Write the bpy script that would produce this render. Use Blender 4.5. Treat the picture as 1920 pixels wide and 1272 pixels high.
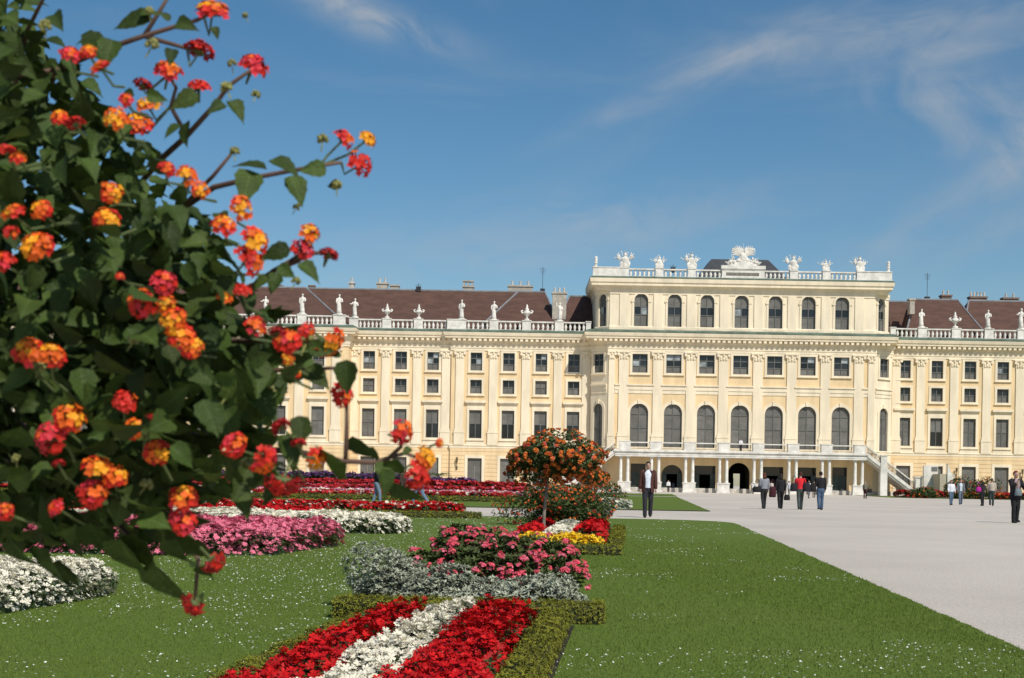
import bpy, math, random
import numpy as np
from mathutils import noise as mnoise
from mathutils import Vector, Matrix, Euler

random.seed(7)
RNG = np.random.default_rng(11)
for o in list(bpy.data.objects):
    bpy.data.objects.remove(o)
SC = bpy.context.scene
COL = SC.collection
R = math.radians

# ------------------------------------------------------------------ camera
F, CX, CY, HC, ROLL = 2600.0, 960.0, 903.5, 1.08, R(1.0)
cam_d = bpy.data.cameras.new('camera')
cam = bpy.data.objects.new('camera', cam_d)
COL.objects.link(cam)
cam.location = (0, 0, HC)
cam.rotation_euler = (Matrix.Rotation(R(90), 3, 'X') @ Matrix.Rotation(ROLL, 3, 'Z')).to_euler()
cam_d.sensor_fit = 'HORIZONTAL'
cam_d.sensor_width = 36
cam_d.lens = 36 * F / 1920
cam_d.shift_y = (CY - 636) / 1920
cam_d.clip_start = 0.05
cam_d.clip_end = 6000
cam_d.dof.use_dof = True
cam_d.dof.focus_distance = 40
cam_d.dof.aperture_fstop = 18
SC.camera = cam

# ------------------------------------------------------------------ sun, sky, exposure
SUN_EL, SUN_AZ = R(47), R(31)            # azimuth: to the east of straight behind the camera
to_sun = Vector((math.sin(SUN_AZ) * math.cos(SUN_EL), -math.cos(SUN_AZ) * math.cos(SUN_EL), math.sin(SUN_EL)))
sun_d = bpy.data.lights.new('sun', 'SUN')
sun_d.energy = 4.4
sun_d.angle = R(0.5)
sun_d.color = (1.0, 0.95, 0.86)
sun = bpy.data.objects.new('sun', sun_d)
COL.objects.link(sun)
sun.rotation_euler = (-to_sun).to_track_quat('-Z', 'Y').to_euler()
SC.view_settings.view_transform = 'Standard'
SC.view_settings.look = 'None'
SC.view_settings.gamma = 1
SC.view_settings.use_curve_mapping = False
SC.view_settings.exposure = -0.1
SKY_STRENGTH = 0.075

def lev(x, y):
    c, s = math.cos(ROLL), math.sin(ROLL)
    dx, dy = x - CX, y - CY
    return dx * c + dy * s, -dx * s + dy * c

def at(x, y, D):
    u, v = lev(x, y)
    return Vector((u * D / F, D, HC - v * D / F))

def gnd(x, y, z=0.0):
    u, v = lev(x, y)
    return at(x, y, (HC - z) * F / v)

class NT:
    """tiny node helper"""
    def __init__(s, tree):
        s.t = tree; s.n = tree.nodes; s.l = tree.links
    def new(s, typ, **kw):
        n = s.n.new(typ)
        for k, v in kw.items(): setattr(n, k, v)
        return n
    def put(s, sock, v):
        if isinstance(v, bpy.types.NodeSocket): s.l.new(v, sock)
        else: sock.default_value = v
    def math(s, op, a, b=None, c=None, clamp=False):
        n = s.new('ShaderNodeMath', operation=op, use_clamp=clamp)
        s.put(n.inputs[0], a)
        if b is not None: s.put(n.inputs[1], b)
        if c is not None: s.put(n.inputs[2], c)
        return n.outputs[0]
    def dot(s, a, v):
        n = s.new('ShaderNodeVectorMath', operation='DOT_PRODUCT')
        s.put(n.inputs[0], a); n.inputs[1].default_value = v
        return n.outputs['Value']
    def mix(s, f, a, b, mode='MIX'):
        n = s.new('ShaderNodeMix', data_type='RGBA', blend_type=mode)
        s.put(n.inputs[0], f); s.put(n.inputs[6], a); s.put(n.inputs[7], b)
        return n.outputs[2]
    def noise(s, vec, scale, detail=4, rough=0.55, dist=0.0):
        n = s.new('ShaderNodeTexNoise')
        if vec is not None: s.put(n.inputs['Vector'], vec)
        n.inputs['Scale'].default_value = scale; n.inputs['Detail'].default_value = detail
        n.inputs['Roughness'].default_value = rough; n.inputs['Distortion'].default_value = dist
        return n.outputs['Fac']
    def ramp(s, f, lo, hi):
        n = s.new('ShaderNodeMapRange', interpolation_type='SMOOTHSTEP')
        s.put(n.inputs[0], f); n.inputs[1].default_value = lo; n.inputs[2].default_value = hi
        return n.outputs[0]

def make_world():
    w = bpy.data.worlds.new('World'); SC.world = w
    w.use_nodes = True
    t = NT(w.node_tree); t.n.clear()
    out = t.new('ShaderNodeOutputWorld'); bg = t.new('ShaderNodeBackground')
    t.l.new(bg.outputs[0], out.inputs[0])
    sky = t.new('ShaderNodeTexSky', sky_type='NISHITA')
    sky.sun_disc = False
    sky.sun_elevation = SUN_EL
    sky.sun_rotation = math.pi - SUN_AZ
    sky.altitude = 200; sky.air_density = 1.0; sky.dust_density = 0.7; sky.ozone_density = 1.6
    d = t.new('ShaderNodeTexCoord').outputs['Generated']
    total = None
    def cloud(px, py, ang, ra, rb, amt, k1=2.2, k2=9.0, lo=0.38, hi=0.75, seed=0.0):
        nonlocal total
        u, v = lev(px, py)
        c = Vector((u / F, 1, -v / F)).normalized()
        rx = Vector((1, 0, 0)) - c * c.x; rx.normalize()
        up = rx.cross(c)
        t1 = rx * math.cos(R(ang)) + up * math.sin(R(ang)); t2 = -rx * math.sin(R(ang)) + up * math.cos(R(ang))
        a = t.dot(d, t1); b = t.dot(d, t2); f = t.dot(d, c)
        e = t.math('ADD', t.math('POWER', t.math('DIVIDE', a, ra), 2.0), t.math('POWER', t.math('DIVIDE', b, rb), 2.0))
        m = t.math('EXPONENT', t.math('MULTIPLY', e, -1.0))
        m = t.math('MULTIPLY', m, t.math('GREATER_THAN', f, 0.0))
        cv = t.new('ShaderNodeCombineXYZ')
        t.put(cv.inputs[0], t.math('MULTIPLY', a, k1 * 1.3)); t.put(cv.inputs[1], t.math('MULTIPLY', b, k2 * .55)); cv.inputs[2].default_value = seed
        n = t.ramp(t.noise(cv.outputs[0], 5.0, 6, 0.56, 0.7), lo - .04, hi + .04)
        m = t.math('MULTIPLY', t.math('MULTIPLY', m, n), amt)
        total = m if total is None else t.math('ADD', total, m)
    cloud(720, 42, -16, 0.050, 0.010, 0.85, 3, 10, 0.3, 0.7, 1.3)
    cloud(640, 10, -30, 0.030, 0.012, 0.5, 3, 9, 0.3, 0.7, 7.3)
    cloud(1310, 140, 25, 0.085, 0.009, 0.55, 2, 14, 0.25, 0.7, 2.1)
    cloud(1640, 60, 9, 0.12, 0.016, 0.6, 2.2, 12, 0.3, 0.75, 3.7)
    cloud(1850, 80, 14, 0.05, 0.009, 0.45, 2.5, 12, 0.3, 0.7, 4.4)
    cloud(1790, 200, -18, 0.075, 0.030, 0.6, 3, 9, 0.35, 0.8, 5.2)
    cloud(1905, 285, -40, 0.03, 0.025, 0.75, 3, 8, 0.3, 0.7, 6.1)
    cloud(1090, 410, 6, 0.16, 0.018, 0.42, 2, 12, 0.3, 0.75, 8.8)
    cloud(1020, 470, 10, 0.16, 0.014, 0.36, 2, 13, 0.3, 0.75, 9.9)
    cloud(1790, 380, 35, 0.10, 0.016, 0.30, 2, 12, 0.3, 0.8, 10.9)
    cloud(1850, 440, 28, 0.08, 0.012, 0.32, 2, 12, 0.3, 0.8, 11.9)
    cloud(1150, 280, 30, 0.10, 0.012, 0.14, 2, 12, 0.3, 0.8, 12.9)
    mp = t.new('ShaderNodeMapping'); t.put(mp.inputs[0], d)
    mp.inputs['Rotation'].default_value = (0.2, 0.4, 0.5); mp.inputs['Scale'].default_value = (1, 3, 6)
    gen = t.math('MULTIPLY', t.ramp(t.noise(mp.outputs[0], 2.2, 7, 0.6, 0.6), 0.5, 0.85), 0.22)
    total = t.math('MINIMUM', t.math('ADD', total, gen), 0.9)
    hs = t.new('ShaderNodeHueSaturation')
    hs.inputs['Saturation'].default_value = 1.29; hs.inputs['Value'].default_value = 1.31; hs.inputs['Hue'].default_value = 0.493
    t.put(hs.inputs['Color'], sky.outputs[0])
    colr = t.mix(total, hs.outputs[0], (6.2, 6.6, 7.0, 1))
    t.put(bg.inputs[0], colr)
    bg.inputs[1].default_value = SKY_STRENGTH
make_world()

# ------------------------------------------------------------------ materials
MATS = {}
def mat(name, col, rough=0.75, var=0.12, scale=3.0, bump=0.0, bscale=None, spec=0.3, col2=None, isl=0.0, obj=0.0,
        trans=0.0, stretch=(1, 1, 1), lo=0.35, hi=0.65, coat=0.0, hue=0.0, fine=0.0, fscale=40):
    if name in MATS: return MATS[name]
    m = bpy.data.materials.new(name); m.use_nodes = True
    t = NT(m.node_tree); t.n.clear()
    out = t.new('ShaderNodeOutputMaterial'); b = t.new('ShaderNodeBsdfPrincipled')
    geo = t.new('ShaderNodeNewGeometry')
    mp = t.new('ShaderNodeMapping'); t.put(mp.inputs[0], geo.outputs['Position']); mp.inputs['Scale'].default_value = stretch
    n = t.noise(mp.outputs[0], scale, 6, 0.6)
    c2 = col2 if col2 else tuple(min(1, c * (1 + var)) for c in col)
    c1 = col if col2 else tuple(c * (1 - var) for c in col)
    base = t.mix(t.ramp(n, lo, hi), (*c1, 1), (*c2, 1))
    if fine:
        fn = t.ramp(t.noise(geo.outputs['Position'], fscale, 3, 0.7), .3, .7)
        hv = t.new('ShaderNodeHueSaturation'); t.put(hv.inputs['Value'], t.math('ADD', t.math('MULTIPLY', fn, 2 * fine), 1 - fine)); t.put(hv.inputs['Color'], base); base = hv.outputs[0]
    if isl or obj:
        if isl: rnd, amt = geo.outputs['Random Per Island'], isl
        else: rnd, amt = t.new('ShaderNodeObjectInfo').outputs['Random'], obj
        hs = t.new('ShaderNodeHueSaturation')
        t.put(hs.inputs['Value'], t.math('ADD', t.math('MULTIPLY', rnd, 2 * amt), 1 - amt))
        if hue:
            r2 = t.math('FRACT', t.math('MULTIPLY', rnd, 17.31))
            t.put(hs.inputs['Hue'], t.math('ADD', t.math('MULTIPLY', r2, 2 * hue), 0.5 - hue))
        t.put(hs.inputs['Color'], base); base = hs.outputs[0]
    t.put(b.inputs['Base Color'], base)
    b.inputs['Roughness'].default_value = rough
    b.inputs['Specular IOR Level'].default_value = spec
    if coat: b.inputs['Coat Weight'].default_value = coat
    if bump:
        bn = t.new('ShaderNodeBump'); bn.inputs['Strength'].default_value = bump; bn.inputs['Distance'].default_value = 0.02
        t.put(bn.inputs['Height'], t.noise(mp.outputs[0], bscale or scale * 6, 5, 0.6)); t.put(b.inputs['Normal'], bn.outputs[0])
    sh = b.outputs[0]
    if trans:
        tr = t.new('ShaderNodeBsdfTranslucent'); t.put(tr.inputs[0], base)
        mx = t.new('ShaderNodeMixShader'); mx.inputs[0].default_value = trans
        t.l.new(b.outputs[0], mx.inputs[1]); t.l.new(tr.outputs[0], mx.inputs[2]); sh = mx.outputs[0]
    t.l.new(sh, out.inputs[0])
    MATS[name] = m
    return m

YEL = mat('ochre_plaster', (0.76, 0.57, 0.33), 0.85, 0.085, 0.7, 0.15, 12, stretch=(1, 1, 0.25))
CRM = mat('cream_plaster', (0.80, 0.69, 0.51), 0.85, 0.085, 0.7, 0.12, 12, stretch=(1, 1, 0.22))
STO = mat('white_stone', (0.70, 0.67, 0.61), 0.8, 0.14, 1.1, 0.3, 14)
STD = mat('weathered_stone', (0.50, 0.47, 0.42), 0.85, 0.2, 1.5, 0.3, 12)
CPR = mat('green_copper', (0.10, 0.14, 0.105), 0.7, 0.25, 0.8, 0.1)
TIL = mat('brown_roof_tile', (0.098, 0.052, 0.038), 0.8, 0.16, 0.6, 0.4, 9, stretch=(1, 1, 3))
SLA = mat('dark_slate', (0.05, 0.055, 0.06), 0.6, 0.15, 1.0, 0.2)
LED = mat('lead_flashing', (0.22, 0.23, 0.24), 0.5, 0.15, 1.0)
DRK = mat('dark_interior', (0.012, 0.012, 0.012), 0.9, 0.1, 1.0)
SASH = mat('grey_painted_sash', (0.15, 0.15, 0.14), 0.5, 0.08, 2.0)
BLIND = mat('grey_blind', (0.145, 0.14, 0.125), 0.55, 0.14, 0.7, spec=0.35, obj=0.15, stretch=(1, 1, 2))
GLAS = mat('dark_glass', (0.016, 0.019, 0.022), 0.08, 0.2, 0.6, 0.08, 0.7, spec=0.45, obj=0.6)
CURT = mat('pale_curtain_behind_glass', (0.30, 0.33, 0.34), 0.3, 0.35, 1.4, obj=0.2)
DOORM = mat('dark_green_door', (0.035, 0.05, 0.045), 0.4, 0.15, 1.0, spec=0.35)
IRON = mat('dark_iron', (0.03, 0.03, 0.03), 0.5, 0.1, 3.0)
CHIM = mat('chimney_render', (0.42, 0.38, 0.32), 0.9, 0.15, 1.2, 0.2)
BRK = mat('chimney_brick', (0.20, 0.14, 0.11), 0.9, 0.2, 1.2, 0.2)
GRV = mat('gravel', (0.49, 0.435, 0.37), 0.95, 0.07, 0.16, 0.6, 45, col2=(0.585, 0.525, 0.45), stretch=(1, .8, 1), lo=.3, hi=.7, fine=.16, fscale=26)
SOIL = mat('dark_soil', (0.030, 0.022, 0.016), 0.95, 0.2, 8, 0.5)
LAWN = mat('lawn_turf', (0.104, 0.156, 0.024), 0.9, 0.14, 0.5, 0.6, 70, spec=0.15, col2=(0.112, 0.158, 0.026), lo=.35, hi=.75, fine=.22, fscale=30)
BLADE = mat('grass_blade', (0.128, 0.186, 0.027), 0.7, 0.16, 0.5, spec=0.2, trans=0.15, col2=(0.142, 0.192, 0.030), lo=.35, hi=.75)
PETW = mat('white_petal', (0.80, 0.75, 0.60), 0.7, 0.08, 20, isl=0.12, trans=0.12)
LEAFB = mat('bed_leaf', (0.045, 0.075, 0.02), 0.6, 0.25, 10, isl=0.3)
PETR = mat('red_petal', (0.46, 0.006, 0.007), 0.6, 0.15, 20, isl=0.3, spec=0.2)
PETDR = mat('far_red_petal', (0.40, 0.012, 0.014), 0.7, 0.2, 4, isl=0.35)
PETP = mat('pink_petal', (0.70, 0.17, 0.25), 0.7, 0.15, 20, isl=0.25, trans=0.1)
PETK = mat('coral_pink_petal', (0.68, 0.085, 0.125), 0.7, 0.15, 20, isl=0.25, trans=0.1)
PETY = mat('yellow_petal', (0.80, 0.52, 0.02), 0.7, 0.1, 20, isl=0.2)
PETV = mat('purple_petal', (0.13, 0.055, 0.16), 0.8, 0.25, 6, isl=0.35)
PETM = mat('magenta_petal', (0.45, 0.05, 0.30), 0.8, 0.2, 6, isl=0.3)
PETO = mat('orange_petal', (0.70, 0.185, 0.025), 0.7, 0.15, 12, isl=0.3)
SILV = mat('silver_foliage', (0.33, 0.35, 0.26), 0.8, 0.15, 14, isl=0.3)
BOX = mat('box_hedge_leaf', (0.165, 0.165, 0.012), 0.7, 0.25, 5, isl=0.35)
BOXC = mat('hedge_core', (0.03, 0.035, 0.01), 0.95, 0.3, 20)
SHRB = mat('shrub_leaf', (0.060, 0.084, 0.02), 0.6, 0.25, 6, isl=0.35)
LANL = mat('lantana_leaf', (0.041, 0.068, 0.012), 0.55, 0.22, 30, 0.25, 160, spec=0.2, obj=0.35, trans=0.2, hue=0.012)
def veins(m):
    t = NT(m.node_tree); b = next(n for n in t.n if n.type == 'BSDF_PRINCIPLED'); src = b.inputs['Base Color'].links[0].from_socket
    sx = t.new('ShaderNodeSeparateXYZ'); t.put(sx.inputs[0], t.new('ShaderNodeTexCoord').outputs['Object'])
    ax = t.math('ABSOLUTE', sx.outputs[0])
    mid = t.math('SUBTRACT', 1.0, t.ramp(ax, .004, .022))
    ph = t.math('FRACT', t.math('SUBTRACT', t.math('MULTIPLY', sx.outputs[1], 8.0), t.math('MULTIPLY', ax, 6.0)))
    lat = t.math('SUBTRACT', 1.0, t.ramp(t.math('ABSOLUTE', t.math('SUBTRACT', ph, .5)), .02, .13))
    v = t.math('MULTIPLY', t.math('MAXIMUM', mid, t.math('MULTIPLY', lat, .7)), .55)
    hs = t.new('ShaderNodeHueSaturation'); hs.inputs['Value'].default_value = 2.1; hs.inputs['Saturation'].default_value = .9; t.put(hs.inputs['Color'], src)
    t.put(b.inputs['Base Color'], t.mix(v, src, hs.outputs[0]))
veins(LANL)
LANF = mat('lantana_inner_leaf', (0.041, 0.068, 0.012), 0.55, 0.22, 30, 0.25, 160, spec=0.2, isl=0.35, trans=0.14)
TWIG = mat('reddish_twig', (0.12, 0.07, 0.05), 0.7, 0.2, 30)
STALK = mat('green_stalk', (0.10, 0.13, 0.045), 0.6, 0.2, 30)
BUD = mat('lantana_bud', (0.20, 0.20, 0.06), 0.6, 0.25, 60, isl=0.2)
FLY = mat('floret_yellow', (0.80, 0.33, 0.012), 0.6, 0.12, 60, isl=0.15, trans=0.12)
FLO = mat('floret_orange', (0.74, 0.12, 0.010), 0.6, 0.12, 60, isl=0.18, trans=0.12)
FLR = mat('floret_red', (0.56, 0.020, 0.010), 0.6, 0.12, 60, isl=0.2, trans=0.12)
FLP = mat('floret_pink', (0.60, 0.030, 0.045), 0.6, 0.12, 60, isl=0.2, trans=0.12)
FLD = mat('floret_red_shaded', (0.30, 0.010, 0.010), 0.6, 0.12, 60, isl=0.2, trans=0.10)  # shade painted into the colour of red heads that hang in shadow
BARK = mat('grey_bark', (0.22, 0.19, 0.15), 0.9, 0.25, 9, 0.5, 60)

# ------------------------------------------------------------------ mesh helpers
class MB:
    def __init__(s): s.v = []; s.f = []; s.m = []; s.M = Matrix(); s.mi = 0
    def vs(s, pts):
        n = len(s.v)
        for p in pts: s.v.append((s.M @ Vector(p))[:])
        return n
    def face(s, pts):
        n = s.vs(pts); s.f.append(tuple(range(n, n + len(pts)))); s.m.append(s.mi)
    def box(s, x0, x1, y0, y1, z0, z1):
        n = s.vs([(x0, y0, z0), (x1, y0, z0), (x1, y1, z0), (x0, y1, z0), (x0, y0, z1), (x1, y0, z1), (x1, y1, z1), (x0, y1, z1)])
        for q in ((0, 3, 2, 1), (4, 5, 6, 7), (0, 1, 5, 4), (1, 2, 6, 5), (2, 3, 7, 6), (3, 0, 4, 7)):
            s.f.append(tuple(n + i for i in q)); s.m.append(s.mi)
        return s
    def hexa(s, b, t):
        n = s.vs(list(b) + list(t)); k = len(b)
        s.f.append(tuple(n + i for i in reversed(range(k)))); s.m.append(s.mi)
        s.f.append(tuple(n + k + i for i in range(k))); s.m.append(s.mi)
        for i in range(k):
            j = (i + 1) % k
            s.f.append((n + i, n + j, n + k + j, n + k + i)); s.m.append(s.mi)
        return s
    def rings(s, rs, cap=True):
        k = len(rs[0]); n = [s.vs(r) for r in rs]
        for a, b in zip(n, n[1:]):
            for i in range(k):
                j = (i + 1) % k
                s.f.append((a + i, a + j, b + j, b + i)); s.m.append(s.mi)
        if cap:
            s.f.append(tuple(n[0] + i for i in reversed(range(k)))); s.m.append(s.mi)
            s.f.append(tuple(n[-1] + i for i in range(k))); s.m.append(s.mi)
        return s
    def loft(s, rg, n=14, wob=0.0):
        s.rings([[(cx + rx * math.cos(2 * math.pi * i / n) * (1 + wob * math.sin(5.1 * i + 3 * cz)),
                   cy + ry * math.sin(2 * math.pi * i / n) * (1 + wob * math.sin(3.7 * i + 5 * cz)), cz) for i in range(n)]
                 for cx, cy, cz, rx, ry in rg])
        return s
    def lathe(s, prof, n=12, cx=0, cy=0, cz=0):
        return s.loft([(cx, cy, cz + z, r, r) for r, z in prof], n)
    def tube(s, pts, rad, n=8):
        pts = [Vector(p) for p in pts]
        if not hasattr(rad, '__len__'): rad = [rad] * len(pts)
        rs = []
        prev = None
        for i, p in enumerate(pts):
            d = (pts[min(i + 1, len(pts) - 1)] - pts[max(i - 1, 0)]).normalized()
            a = prev if prev is not None else (Vector((0, 0, 1)) if abs(d.z) < 0.9 else Vector((1, 0, 0)))
            x = (a - d * a.dot(d))
            if x.length < 1e-6: x = d.orthogonal()
            x.normalize(); y = d.cross(x); prev = x
            rs.append([p + (x * math.cos(2 * math.pi * k / n) + y * math.sin(2 * math.pi * k / n)) * rad[i] for k in range(n)])
        return s.rings(rs)
    def ball(s, c, r, n=10, m=7):
        if not hasattr(r, '__len__'): r = (r, r, r)
        return s.loft([(c[0], c[1], c[2] - r[2] * math.cos(math.pi * k / m), max(1e-4, r[0] * math.sin(math.pi * k / m)), max(1e-4, r[1] * math.sin(math.pi * k / m))) for k in range(m + 1)], n)
    def mesh(s, name, mats):
        me = bpy.data.meshes.new(name); me.from_pydata(s.v, [], s.f)
        for m in (mats if isinstance(mats, (list, tuple)) else [mats]): me.materials.append(m)
        me.polygons.foreach_set('material_index', s.m)
        me.update()
        return me
    def build(s, name, mats, parent=None, smooth=False):
        return link(name, s.mesh(name, mats), parent, smooth)

def link(name, me, parent=None, smooth=False):
    if smooth: me.polygons.foreach_set('use_smooth', [True] * len(me.polygons))
    o = bpy.data.objects.new(name, me); COL.objects.link(o)
    if parent: o.parent = parent
    return o

def tag(o, label, cat, group=None, kind=None):
    if label: o['label'] = label
    if cat: o['category'] = cat
    if group: o['group'] = group
    if kind: o['kind'] = kind
    return o

def empty(name, loc=(0, 0, 0), rz=0.0):
    o = bpy.data.objects.new(name, None); COL.objects.link(o)
    o.location = loc; o.rotation_euler = (0, 0, rz); o.empty_display_size = 0.1
    return o

def copy_tree(o, parent=None):
    c = o.copy(); COL.objects.link(c)
    if parent: c.parent = parent
    for ch in list(o.children): copy_tree(ch, c)
    return c

class SCAT:
    """numpy scatter of small templates into one mesh"""
    def __init__(s): s.V = []; s.T = []; s.m = []; s.n = 0
    def add(s, tv, tf, pos, rot, scale, mi):
        tv = np.asarray(tv, float); tf = np.asarray(tf, int); k = len(pos)
        if k == 0: return
        v = np.einsum('kij,nj->kni', rot, tv) * np.asarray(scale).reshape(-1, 1, 1) + np.asarray(pos)[:, None, :]
        f = tf[None] + (np.arange(k) * len(tv))[:, None, None] + s.n
        s.V.append(v.reshape(-1, 3)); s.T.append(f.reshape(-1, 3))
        mi = np.asarray(mi)
        if mi.ndim == 0: mm = np.full((k, len(tf)), int(mi))
        elif mi.shape == (k,): mm = np.repeat(mi[:, None], len(tf), 1)
        else: mm = np.broadcast_to(mi, (k, len(tf)))
        s.m.append(mm.reshape(-1)); s.n += k * len(tv)
    def add_mb(s, mb):
        v = np.array(mb.v); tri = []; mm = []
        for f, m in zip(mb.f, mb.m):
            for i in range(1, len(f) - 1): tri.append((f[0], f[i], f[i + 1])); mm.append(m)
        s.V.append(v); s.T.append(np.array(tri) + s.n); s.m.append(np.array(mm)); s.n += len(v)
    def mesh(s, name, mats):
        V = np.concatenate(s.V); T = np.concatenate(s.T); m = np.concatenate(s.m)
        me = bpy.data.meshes.new(name)
        me.vertices.add(len(V)); me.vertices.foreach_set('co', V.astype(np.float32).ravel())
        me.loops.add(T.size); me.loops.foreach_set('vertex_index', T.astype(np.int32).ravel())
        me.polygons.add(len(T)); me.polygons.foreach_set('loop_start', np.arange(0, T.size, 3, dtype=np.int32))
        for x in (mats if isinstance(mats, (list, tuple)) else [mats]): me.materials.append(x)
        me.polygons.foreach_set('material_index', m.astype(np.int32))
        me.update(calc_edges=True); me.validate()
        return me
    def build(s, name, mats, parent=None): return link(name, s.mesh(name, mats), parent)

def rots(k, tilt=0.5, up=None):
    """random frames: local z tilted from up by about tilt radians, random spin"""
    a = RNG.uniform(0, 2 * np.pi, k); th = np.abs(RNG.normal(0, tilt, k)); ph = RNG.uniform(0, 2 * np.pi, k)
    z = np.stack([np.sin(th) * np.cos(ph), np.sin(th) * np.sin(ph), np.cos(th)], 1)
    if up is not None: z = z + up; z /= np.linalg.norm(z, axis=1, keepdims=True)
    h = np.stack([np.cos(a), np.sin(a), np.zeros(k)], 1)
    x = h - z * np.sum(h * z, 1, keepdims=True); x /= np.linalg.norm(x, axis=1, keepdims=True)
    return np.stack([x, np.cross(z, x), z], 2)

def petals(n, r=1.0, w=0.62, cup=0.25):
    v = [(0, 0, 0)]; f = []
    for i in range(n):
        a = 2 * math.pi * i / n
        for da, rr, z in ((-w * math.pi / n * 1.1, 0.62, cup * .5), (-w * math.pi / n * .7, 1, cup), (w * math.pi / n * .7, 1, cup), (w * math.pi / n * 1.1, 0.62, cup * .5)):
            v.append((rr * r * math.cos(a + da), rr * r * math.sin(a + da), z * r))
        b = 1 + 4 * i
        f += [(0, b, b + 1), (0, b + 1, b + 2), (0, b + 2, b + 3)]
    return v, f
LEAF_T = ([(0, 0, 0), (0.35, 0.22, 0.06), (0.35, -0.22, 0.06), (0.42, 0, 0.0), (1, 0, -0.12)], [(0, 3, 1), (0, 2, 3), (3, 4, 1), (3, 2, 4)])
def clump(n=5, seed=0, lift=0.5):
    rr = random.Random(seed); V = []; Fc = []
    for i in range(n):
        a = 2 * math.pi * (i + rr.random() * .7) / n; l = rr.uniform(.2, 1) * lift
        m = Matrix.Rotation(a, 3, 'Z') @ Matrix.Rotation(-l, 3, 'Y')
        b = len(V); V += [(m @ Vector(p))[:] for p in LEAF_T[0]]; Fc += [tuple(b + j for j in t) for t in LEAF_T[1]]
    return V, Fc
# ================================================================== THE SETTING
m = MB(); m.box(-1500, 1500, -600, 2500, -0.5, 0.0)
tag(m.build('ground', GRV), None, None, kind='structure')
EDGE = lambda y: 2.5 + 0.097 * y          # the straight kerbless edge between the lawns and the gravel

def slab(name, pts, h=0.035):
    m = MB()
    m.hexa([(x, y, -0.02) for x, y in pts], [(x, y, h) for x, y in pts])
    for f in range(2, len(m.m)): m.m[f] = 1
    o = m.build(name, [LAWN, SOIL]); tag(o, None, None, kind='structure'); return o
def ragged(y0, y1, off, n):
    return [(EDGE(y0 + (y1 - y0) * i / n) + off + .022 * mnoise.noise(Vector((i * .9, y0, 0))) + .035 * mnoise.noise(Vector((i * .17, y0, 5))), y0 + (y1 - y0) * i / n) for i in range(n + 1)]
corner = [(EDGE(37), 37), (EDGE(39) - .05, 39), (EDGE(40.3) - .45, 40.3), (EDGE(41) - 1.1, 41), (EDGE(41.5) - 2.2, 41.5)]
slab('lawn', [(-70, 1.5)] + ragged(1.5, 36.9, 0, 420) + corner + [(-70, 41.5)])
slab('lawn', [(-70, 56.5)] + ragged(56.5, 119, .1, 300) + [(-70, 119)])
slab('lawn', [(-70, 126), (EDGE(126) + .3, 126), (EDGE(152) + .3, 152), (-70, 152)])
slab('lawn', [(44, 160), (110, 143), (110, 190), (47, 190)])

# ================================================================== THE PALACE
DW, DL, DC, DT = 199.0, 195.7, 195.5, 192.5
def wx(px, y=720, D=DW): return at(px, y, D).x
XA = wx(652.5, 750, DL)
X3 = wx(846)
XB, XE, XEC = wx(1107), wx(1672, 720, DW - 1.3), wx(1667, 720, DC)
XC, XD = wx(1140, 700, DC), wx(1640, 700, DC)
ZG, ZS = 5.9, 6.13                 # string course
ZA, ZF, ZT = 19.76, 20.9, 22.3     # architrave, frieze, cornice top
PLAN = [(-95, DL), (XA, DL), (XA, DW), (X3, DW), (X3, DW - .35), (XB, DW - .35), (XB, DW - 1.3), (XC, DC), (XD, DC), (XE, DW - 1.3), (XE, DW), (101.5, DW)]
PLANC = PLAN[:6] + [(XB, DC), (XEC, DC)] + PLAN[10:]
palace = empty('palace', (0, DW, 0))
tag(palace, 'long cream and ochre baroque palace with a raised arcaded central block', 'palace')
def part(name, mb, mats, smooth=False, parent=None):
    o = mb.build(name, mats, parent or palace, smooth)
    if parent is None: o.location = (0, -DW, 0)
    return o
def pobj(name, me, M, parent=None):
    """part with shared mesh at world matrix M"""
    o = bpy.data.objects.new(name, me); COL.objects.link(o)
    o.parent = parent or palace
    if parent is None: o.matrix_local = Matrix.Translation((0, -DW, 0)) @ M
    else: o.matrix_local = M
    return o
def segM(i, plan=PLAN):
    (x0, y0), (x1, y1) = plan[i], plan[i + 1]
    return Matrix.Translation((x0, y0, 0)) @ Matrix.Rotation(math.atan2(y1 - y0, x1 - x0), 4, 'Z'), math.hypot(x1 - x0, y1 - y0)

def sweep(mb, plan, prof, closed_prof=False):
    k = len(plan); offs = []
    for i in range(k):
        d0 = Vector(plan[i]) - Vector(plan[i - 1]) if i else Vector(plan[1]) - Vector(plan[0])
        d1 = Vector(plan[i + 1]) - Vector(plan[i]) if i < k - 1 else d0
        n0 = Vector((d0.y, -d0.x)).normalized(); n1 = Vector((d1.y, -d1.x)).normalized()
        b = n0 + n1
        offs.append(b / max(0.3, b.dot(n0)))
    P = [[(plan[i][0] + offs[i].x * o, plan[i][1] + offs[i].y * o, z) for o, z in prof] for i in range(k)]
    for i in range(k - 1):
        for j in range(len(prof) - 1):
            mb.face([P[i][j], P[i + 1][j], P[i + 1][j + 1], P[i][j + 1]])

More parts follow.
